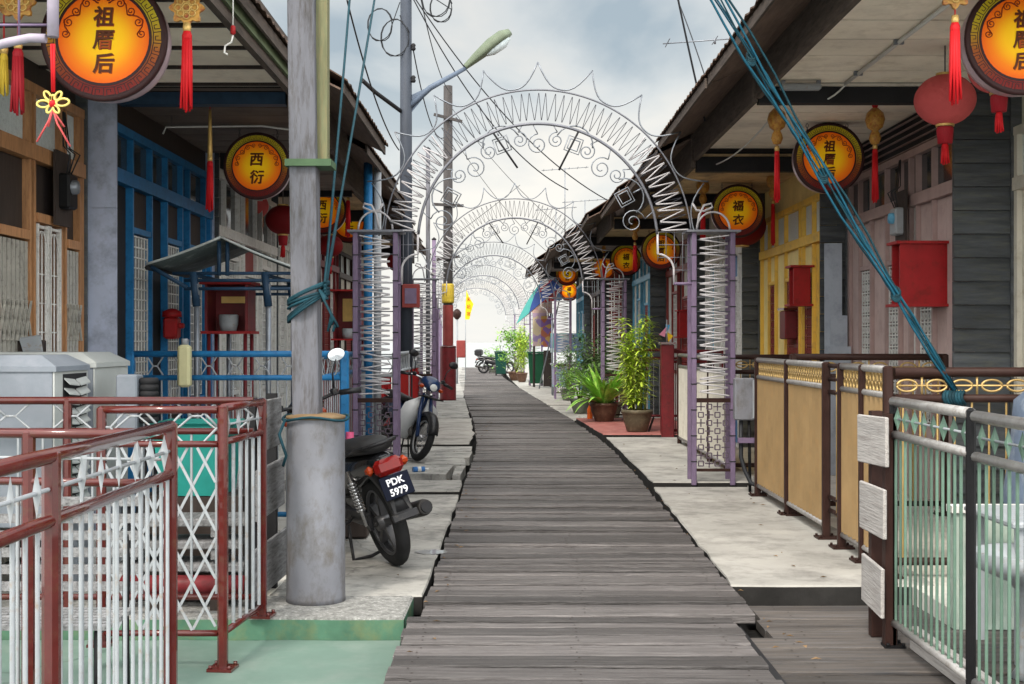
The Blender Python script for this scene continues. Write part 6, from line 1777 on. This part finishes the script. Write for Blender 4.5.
# poster hoarding
def poster_mat(name, cols_):
    m = bpy.data.materials.new(name); m.use_nodes = True; N, L = m.node_tree.nodes, m.node_tree.links
    bs = N['Principled BSDF']; tc = N.new('ShaderNodeTexCoord'); v = N.new('ShaderNodeTexVoronoi'); v.inputs['Scale'].default_value = 5.5
    L.new(tc.outputs['Object'], v.inputs['Vector']); sp = N.new('ShaderNodeSeparateColor'); L.new(v.outputs['Color'], sp.inputs[0])
    r = N.new('ShaderNodeValToRGB'); r.color_ramp.interpolation = 'CONSTANT'; e = r.color_ramp.elements
    e[0].color = (*cols_[0], 1); e[1].position = .25; e[1].color = (*cols_[1], 1)
    for i, c in enumerate(cols_[2:]): k = e.new(.45 + .2 * i); k.color = (*c, 1)
    L.new(sp.outputs[0], r.inputs['Fac']); L.new(r.outputs[0], bs.inputs['Base Color']); bs.inputs['Roughness'].default_value = .6
    return m
Yh = 42.6; t = thing('poster_hoarding', 'tall hoarding of pink and purple flower posters beside the far parasol', 'hoarding', at(543, 384, Yh).xy.to_3d())
for (x0, x1, y0, y1, cs) in ((532, 552, 292, 313, ((.55, .38, .33), (.6, .45, .38), (.5, .28, .28))), (533, 549, 313, 346, ((.42, .30, .42), (.5, .35, .36), (.28, .2, .38), (.55, .45, .3))), (541, 553, 316, 347, ((.5, .3, .08), (.4, .12, .06), (.2, .1, .3)))):
    a, c = at(x0, y1, Yh), at(x1, y0, Yh); b = MB(); b.box(a.x, c.x, Yh + .05 * (x0 == 541) * -1, Yh + .03 - .05 * (x0 == 541), a.z, c.z); b.build('poster', poster_mat('poster_print', cs), t)
for x in (534, 551):
    p = at(x, 300, Yh); b = MB(); b.tube([(p.x, Yh + .1, 0), (p.x, Yh + .1, 3.2)], .04, 8); b.build('post', dark_wood, t)
b = MB(); a = at(548, 384, Yh); b.cbox((a.x, Yh + .1, .62), (.30, .12, 1.2)); b.build('base_panel', dark_wood, t)
# parasol / awning
t = thing('market_parasol', 'tilted parasol of green, navy and peach panels hanging over the far path', 'parasol', at(541, 384, 41).xy.to_3d())
top = at(547, 276, 41); cs = [mat('parasol_green', (.05, .28, .25), .7, .1), mat('parasol_navy', (.015, .04, .16), .7, .1), mat('parasol_peach', (.60, .40, .27), .7, .1), mat('parasol_sky', (.25, .42, .70), .7, .1)]
R = 1.75; tilt = Matrix.Rotation(radians(-40), 3, 'Y')
for k in range(2, 6):
    b = MB(); vs = []
    for i in range(6):
        f = i / 5
        for j in range(5):
            a = 2 * pi * (k + j / 4) / 8; rr = R * f * (1 - .04 * sin(pi * j / 4)); vs.append(top + tilt @ Vector((rr * cos(a), rr * sin(a), -.55 * f ** 1.7)))
    b.add(vs, [(i * 5 + j, i * 5 + j + 1, i * 5 + 6 + j, i * 5 + 5 + j) for i in range(5) for j in range(4)], 0, True)
    b.build('canopy_panel', cs[[2, 3, 2, 2, 0, 1, 2, 3][k]], t)
    a = 2 * pi * k / 8; b = MB(); b.tube([top + tilt @ Vector((R * f * cos(a), R * f * sin(a), -.55 * f ** 1.7 - .012)) for f in (0, .33, .66, 1)], .009, 4); b.build('rib', steel, t)
b = MB(); b.tube([top, top + tilt @ Vector((0, 0, -.7)), Vector((top.x - .25, 41.1, .0))], .022, 8); b.build('pole', steel, t)
# banners hung by the far eave
t = thing('banner', 'small blue white and red cloth banner under the far right eave', 'banner', at(552, 282, 40)); a, c = at(540, 300, 40), at(562, 270, 40)
b = MB(); vs = []
for i in range(7):
    for j in range(3): vs.append((a.x + (c.x - a.x) * i / 6, 40 + .05 * sin(i * 1.3) , c.z + (a.z - c.z) * j / 2 - .1 * (1 - i / 6)))
b.add(vs, [(i * 3 + j, i * 3 + j + 1, i * 3 + 4 + j, i * 3 + 3 + j) for i in range(6) for j in range(2)], 0, True); o = b.build('cloth', poster_mat('banner_print', ((.25, .38, .62), (.6, .62, .66), (.5, .05, .06))), t); md = o.modifiers.new('thick', 'SOLIDIFY'); md.thickness = .01
b = MB(); b.tube([(a.x, 40.0, c.z - .05), (c.x + .3, 40.0, c.z + .08)], .015, 6); b.build('rod', steel, t)
t = thing('shop_table', 'teal and white stall table between far poster and leafy shrubs', 'table', (at(567, 350, 36).x, 36, 0)); p = at(567, 350, 36)
b = MB(); b.box(p.x - .45, p.x + .55, 35.8, 36.6, .85, .9); b.build('tabletop', white_paint, t)
b = MB(); b.box(p.x - .42, p.x + .52, 35.83, 35.86, .25, .848); b.build('skirt', poster_mat('stall_cloth', ((.3, .28, .42), (.45, .42, .5), (.2, .3, .35))), t)
for x in (-.4, .5):
    b = MB(); b.tube([(p.x + x, 36.5, 0), (p.x + x, 36.5, 2.3)], .025, 6); b.tube([(p.x + x, 35.9, 0), (p.x + x, 35.9, .85)], .025, 6); b.build('leg', steel, t)
b = MB(); b.box(p.x - .45, p.x + .55, 36.48, 36.5, 1.2, 1.75); b.build('backdrop', poster_mat('stall_cloth_teal', ((.10, .30, .30), (.35, .45, .48), (.15, .22, .34))), t)
# flag at the end
t = thing('yellow_flag', 'tall yellow pennant flag with red characters on a thin pole at the far end', 'flag', at(466, 370, 50).xy.to_3d()); p = at(465.5, 370, 50)
b = MB(); b.tube([(p.x, 50, -.1), (p.x, 50, at(466, 288, 50).z)], .018, 6); b.build('pole', white_paint, t)
b = MB(); vs = []; ou = [(466.5, 290), (469, 297), (473.5, 304), (471, 312), (469.5, 319.5), (465, 319.5)]
pts = [at(x, y, 50) for x, y in ou]; vs = [q + Vector((0, .03 * sin(q.z * 5), 0)) for q in pts]; vs += [v + Vector((0, .012, 0)) for v in vs]
b.add(vs, [(0, 1, 2, 3, 4, 5), (11, 10, 9, 8, 7, 6)] + [(i, (i + 1) % 6, 6 + (i + 1) % 6, 6 + i) for i in range(6)]); fl = b.build('cloth', mat('flag_yellow', (.80, .55, .01), .6, .08), t)
for i, ch in enumerate('天后宫'):
    me = text_mesh(ch, .17, .002, .001); me.materials.clear(); me.materials.append(red_paint); put('character', me, fl, at(468.7, 299.5 + 7 * i, 50) + Vector((0, -.05, 0)))
# television aerials
def aerial(x, y, Y, base_y, label, arms=6):
    c = at(x, y, Y); t = thing('roof_aerial', label, 'aerial', c, 'television aerials'); zb = at(x, base_y, Y).z
    b = MB(); b.tube([(c.x, Y, zb), c], .012, 5); b.build('mast', steel, t)
    b = MB(); b.tube([c + Vector((-.55, 0, -.06)), c + Vector((.55, 0, .02))], .008, 5)
    for k in range(arms): b.tube([c + Vector((-.5 + k / (arms - 1), -.2, -.05 + .08 * k / arms)), c + Vector((-.5 + k / (arms - 1), .2, -.05 + .08 * k / arms))], .005, 4)
    b.build('boom', steel, t)
aerial(565, 168, 30, 240, 'green tipped aerial above the second arch')
aerial(585, 200, 31, 240, 'low aerial just above the far right roofs')
aerial(715, 38, 13.5, 44, 'short strut aerial beside the blue ropes over the right eave', 3)
aerial(556, 208, 34, 262, 'thin aerial left of the far right roofs')
# the stick lying along the near end of gravel slab
t = thing('jetty_edge_board', 'pale board along the foot of the green railing', 'board', (2.06, 6.1, -.1)); b = MB(); b.cbox((2.09, 5.2, -.035), (.05, 2.9, .12), bev=.006); b.build('board', white_wood, t)
for y in (4.2, 5.2, 6.2):
    b = MB(); b.cbox((2.135, y, -.06), (.04, .06, .08)); b.build('cleat', dark_wood, t)

# ---------------------------------------------------------------- small things under the eaves and underfoot
t = thing('conduit_pipe', 'thin white conduit running along the cream ceiling of the nearest right porch', 'pipe', (2.84, 9, 3.7))
b = MB(); b.tube([(2.84, 7.4, 3.70), (2.84, 10.9, 3.70)], .016, 8); b.build('pipe', white_wall, t)
for y in (8.2, 9.4, 10.5):
    b = MB(); b.cbox((2.84, y, 3.703), (.07, .03, .034)); b.build('clip', steel, t)
b = MB(); b.tube(sag((2.84, 10.9, 3.69), at(790, 92, 11.3), .12, 10) + sag(at(790, 92, 11.3), (2.3, 14.4, 3.5), .1, 10), .008, 5); b.build('loose_wire', white_wall, t)
t = thing('drying_rod', 'thin white drying rod slung across the blue house porch ceiling', 'rod', at(210, 128, 11.3))
b = MB(); b.tube([at(163, 134, 11.3), at(166, 127, 11.3), at(262, 126, 11.3), at(300, 131, 11.3)], .009, 6); b.build('rod', white_wall, t)
for x in (172, 290):
    p = at(x, 127, 11.3); b = MB(); b.tube([p, Vector((p.x, p.y, 3.5))], .004, 5); b.build('hanger', chain_m, t)
t = thing('hanging_hook', 'white wire hook hanging on a cord right of the red medallion tassel', 'hook', at(233, 30, 7.3))
p, q = at(233, -20, 7.3), at(233, 30, 7.3); b = MB(); b.tube([Vector((p.x, 7.3, 3.52)), q], .004, 5); b.build('cord', white_wall, t)
b = MB(); b.lathe([(0, .03), (.014, .02), (.016, -.02), (0, -.03)], 8, q); b.build('bead', red_paint, t)
b = MB(); b.tube([q + Vector((0, 0, -.03)), q + Vector((-.01, 0, -.07)), q + Vector((-.045, 0, -.09)), q + Vector((-.05, 0, -.13)), q + Vector((-.03, 0, -.14))], .006, 5); b.build('hook', white_wall, t)
t = thing('tube_lamp', 'short white lamp batten under the dark beam above the mauve house lantern', 'lamp', at(812, 88, 10.9)); p = at(802, 87, 10.8)
b = MB(); b.cbox((p.x, 10.85, 3.66), (.34, .09, .05), bev=.012); b.build('body', white_paint, t)
for sx in (-.15, .15):
    b = MB(); b.cbox((p.x + sx, 10.85, 3.70), (.03, .05, .03)); b.build('bracket', steel, t)
# dry leaves and scraps
r = random.Random(77); b = MB(); dl = mat('dry_leaf_scraps', (.16, .10, .05), .8, .3, 9, isl=.5)
for i in range(150):
    Y = 5.8 + 24 * r.random() ** 1.6
    side = r.choice((0, 1, 2, 2)); x = (r.uniform(-1.5, -.6), r.uniform(1.5, 2.35), r.choice((-.42, 1.36)) + r.uniform(-.08, .08))[side]
    if Y < 7.9 and side != 2: continue
    z = (.004 if side == 0 else .006) + (.045 if side == 1 and Y > 13.3 else 0)
    a = r.uniform(0, 6.28); s_ = r.uniform(.012, .03); c_, n_ = cos(a), sin(a)
    b.add([(x - c_ * s_, Y - n_ * s_, z), (x - n_ * s_ * .4, Y + c_ * s_ * .4, z + .008), (x + c_ * s_, Y + n_ * s_, z + .002), (x + n_ * s_ * .4, Y - c_ * s_ * .4, z + .006)], [(0, 1, 2, 3)])
struct(b.build('leaf_litter', dl), 'stuff')
# bottle scrap near the broken flags
t = thing('drink_bottle', 'small empty bottle with a blue and white label lying on the broken flags', 'bottle', at(418, 476, 14.8)); p = at(418, 476, 14.75)
b = MB(); b.tube([(p.x - .06, 14.75, .03), (p.x + .07, 14.8, .03)], .032, 10); b.build('body', mat('bottle_blue', (.05, .16, .40), .3, .1), t); b = MB(); b.tube([(p.x - .01, 14.77, .03), (p.x + .03, 14.785, .03)], .0335, 10); b.build('label', white_wall, t); b = MB(); b.tube([(p.x + .07, 14.8, .03), (p.x + .12, 14.82, .03)], .013, 8); b.build('cap', white_wall, t)
# ---------------------------------------------------------------- light, sky, camera
SUN_EL, SUN_AZ = radians(50), radians(-158)      # behind the camera, over its left shoulder
wd = bpy.data.worlds.new('World'); SC.world = wd; wd.use_nodes = True
N, L = wd.node_tree.nodes, wd.node_tree.links
bg = N['Background']; bg.inputs['Strength'].default_value = .10
sky = N.new('ShaderNodeTexSky'); sky.sky_type = 'NISHITA'; sky.sun_disc = False
sky.sun_elevation = SUN_EL; sky.sun_rotation = SUN_AZ; sky.air_density = 1.2; sky.dust_density = 2.5
tc = N.new('ShaderNodeTexCoord')
sp = N.new('ShaderNodeSeparateXYZ'); L.new(tc.outputs['Generated'], sp.inputs[0])
# flatten the clouds towards the horizon: project direction on a high plane
mx_ = N.new('ShaderNodeMath'); mx_.operation = 'MAXIMUM'; mx_.inputs[1].default_value = .0; L.new(sp.outputs['Z'], mx_.inputs[0])
ad = N.new('ShaderNodeMath'); ad.operation = 'ADD'; ad.inputs[1].default_value = .12; L.new(mx_.outputs[0], ad.inputs[0])
dv = N.new('ShaderNodeVectorMath'); dv.operation = 'DIVIDE'; L.new(tc.outputs['Generated'], dv.inputs[0])
cb = N.new('ShaderNodeCombineXYZ'); L.new(ad.outputs[0], cb.inputs[0]); L.new(ad.outputs[0], cb.inputs[1]); cb.inputs[2].default_value = 1
L.new(cb.outputs[0], dv.inputs[1])
mp = N.new('ShaderNodeMapping'); mp.inputs['Scale'].default_value = (1.1, .62, 0); mp.inputs['Location'].default_value = (8.2, 3.7, 0); L.new(dv.outputs[0], mp.inputs['Vector'])
n1 = N.new('ShaderNodeTexNoise'); n1.inputs['Scale'].default_value = 1.15; n1.inputs['Detail'].default_value = 7; n1.inputs['Roughness'].default_value = .5; n1.inputs['Distortion'].default_value = .25
L.new(mp.outputs[0], n1.inputs['Vector'])
cr = N.new('ShaderNodeValToRGB'); e = cr.color_ramp.elements
e[0].position = .36; e[0].color = (1.5, 1.82, 2.1, 1)
e[1].position = .62; e[1].color = (3.7, 3.5, 3.25, 1)
k = e.new(.46); k.color = (2.55, 2.7, 2.8, 1)
k = e.new(.54); k.color = (3.15, 3.1, 3.0, 1)
L.new(n1.outputs['Fac'], cr.inputs['Fac'])
# brighter towards the horizon
hz = N.new('ShaderNodeMapRange'); hz.inputs['From Min'].default_value = .0; hz.inputs['From Max'].default_value = .22; hz.inputs['To Min'].default_value = .85; hz.inputs['To Max'].default_value = 0
L.new(sp.outputs['Z'], hz.inputs['Value'])
m1_ = N.new('ShaderNodeMix'); m1_.data_type = 'RGBA'; L.new(hz.outputs[0], m1_.inputs['Factor']); L.new(cr.outputs[0], m1_.inputs['A']); m1_.inputs['B'].default_value = (3.9, 3.9, 3.85, 1)
m2_ = N.new('ShaderNodeMix'); m2_.data_type = 'RGBA'; m2_.inputs['Factor'].default_value = .93; L.new(sky.outputs[0], m2_.inputs['A']); L.new(m1_.outputs['Result'], m2_.inputs['B'])
# unseen sky overhead, beside and behind made brighter, added to light the porches
gl = N.new('ShaderNodeMapRange'); gl.interpolation_type = 'SMOOTHSTEP'; gl.inputs['From Min'].default_value = .80; gl.inputs['From Max'].default_value = .05; gl.inputs['To Min'].default_value = 1; gl.inputs['To Max'].default_value = 3.75
L.new(sp.outputs['Y'], gl.inputs['Value'])
sm = N.new('ShaderNodeVectorMath'); sm.operation = 'SCALE'; L.new(m2_.outputs['Result'], sm.inputs[0]); L.new(gl.outputs[0], sm.inputs['Scale'])
tn = N.new('ShaderNodeMix'); tn.data_type = 'RGBA'; tn.blend_type = 'MULTIPLY'; tn.inputs['Factor'].default_value = 1; tn.inputs['B'].default_value = (1.015, 1.0, .965, 1)
L.new(sm.outputs[0], tn.inputs['A']); L.new(tn.outputs['Result'], bg.inputs['Color'])

sl = bpy.data.lights.new('sun', 'SUN'); sl.energy = 1.0; sl.angle = radians(10); sl.color = (1, .93, .83)
so = bpy.data.objects.new('sun', sl); COL.objects.link(so)
d = Vector((sin(SUN_AZ) * cos(SUN_EL), cos(SUN_AZ) * cos(SUN_EL), sin(SUN_EL)))
so.rotation_euler = d.to_track_quat('Z', 'Y').to_euler(); so.location = d * 60

cam = bpy.data.cameras.new('camera'); co = bpy.data.objects.new('camera', cam); COL.objects.link(co)
cam.sensor_width = 36; cam.lens = F / 1024 * 36; cam.clip_start = .05; cam.clip_end = 9000
co.location = (0, 0, EYE); co.rotation_euler = (pi / 2, 0, 0)
SC.camera = co
vs = SC.view_settings; vs.view_transform = 'Standard'; vs.look = 'None'; vs.exposure = 1.4; vs.gamma = 1; vs.use_curve_mapping = False
SC.cycles.max_bounces = 8; SC.cycles.diffuse_bounces = 6
SC.cycles.use_denoising = True

# builder's notes on parts are not needed once everything stands
for o in bpy.data.objects:
    if '_org' in o: del o['_org']
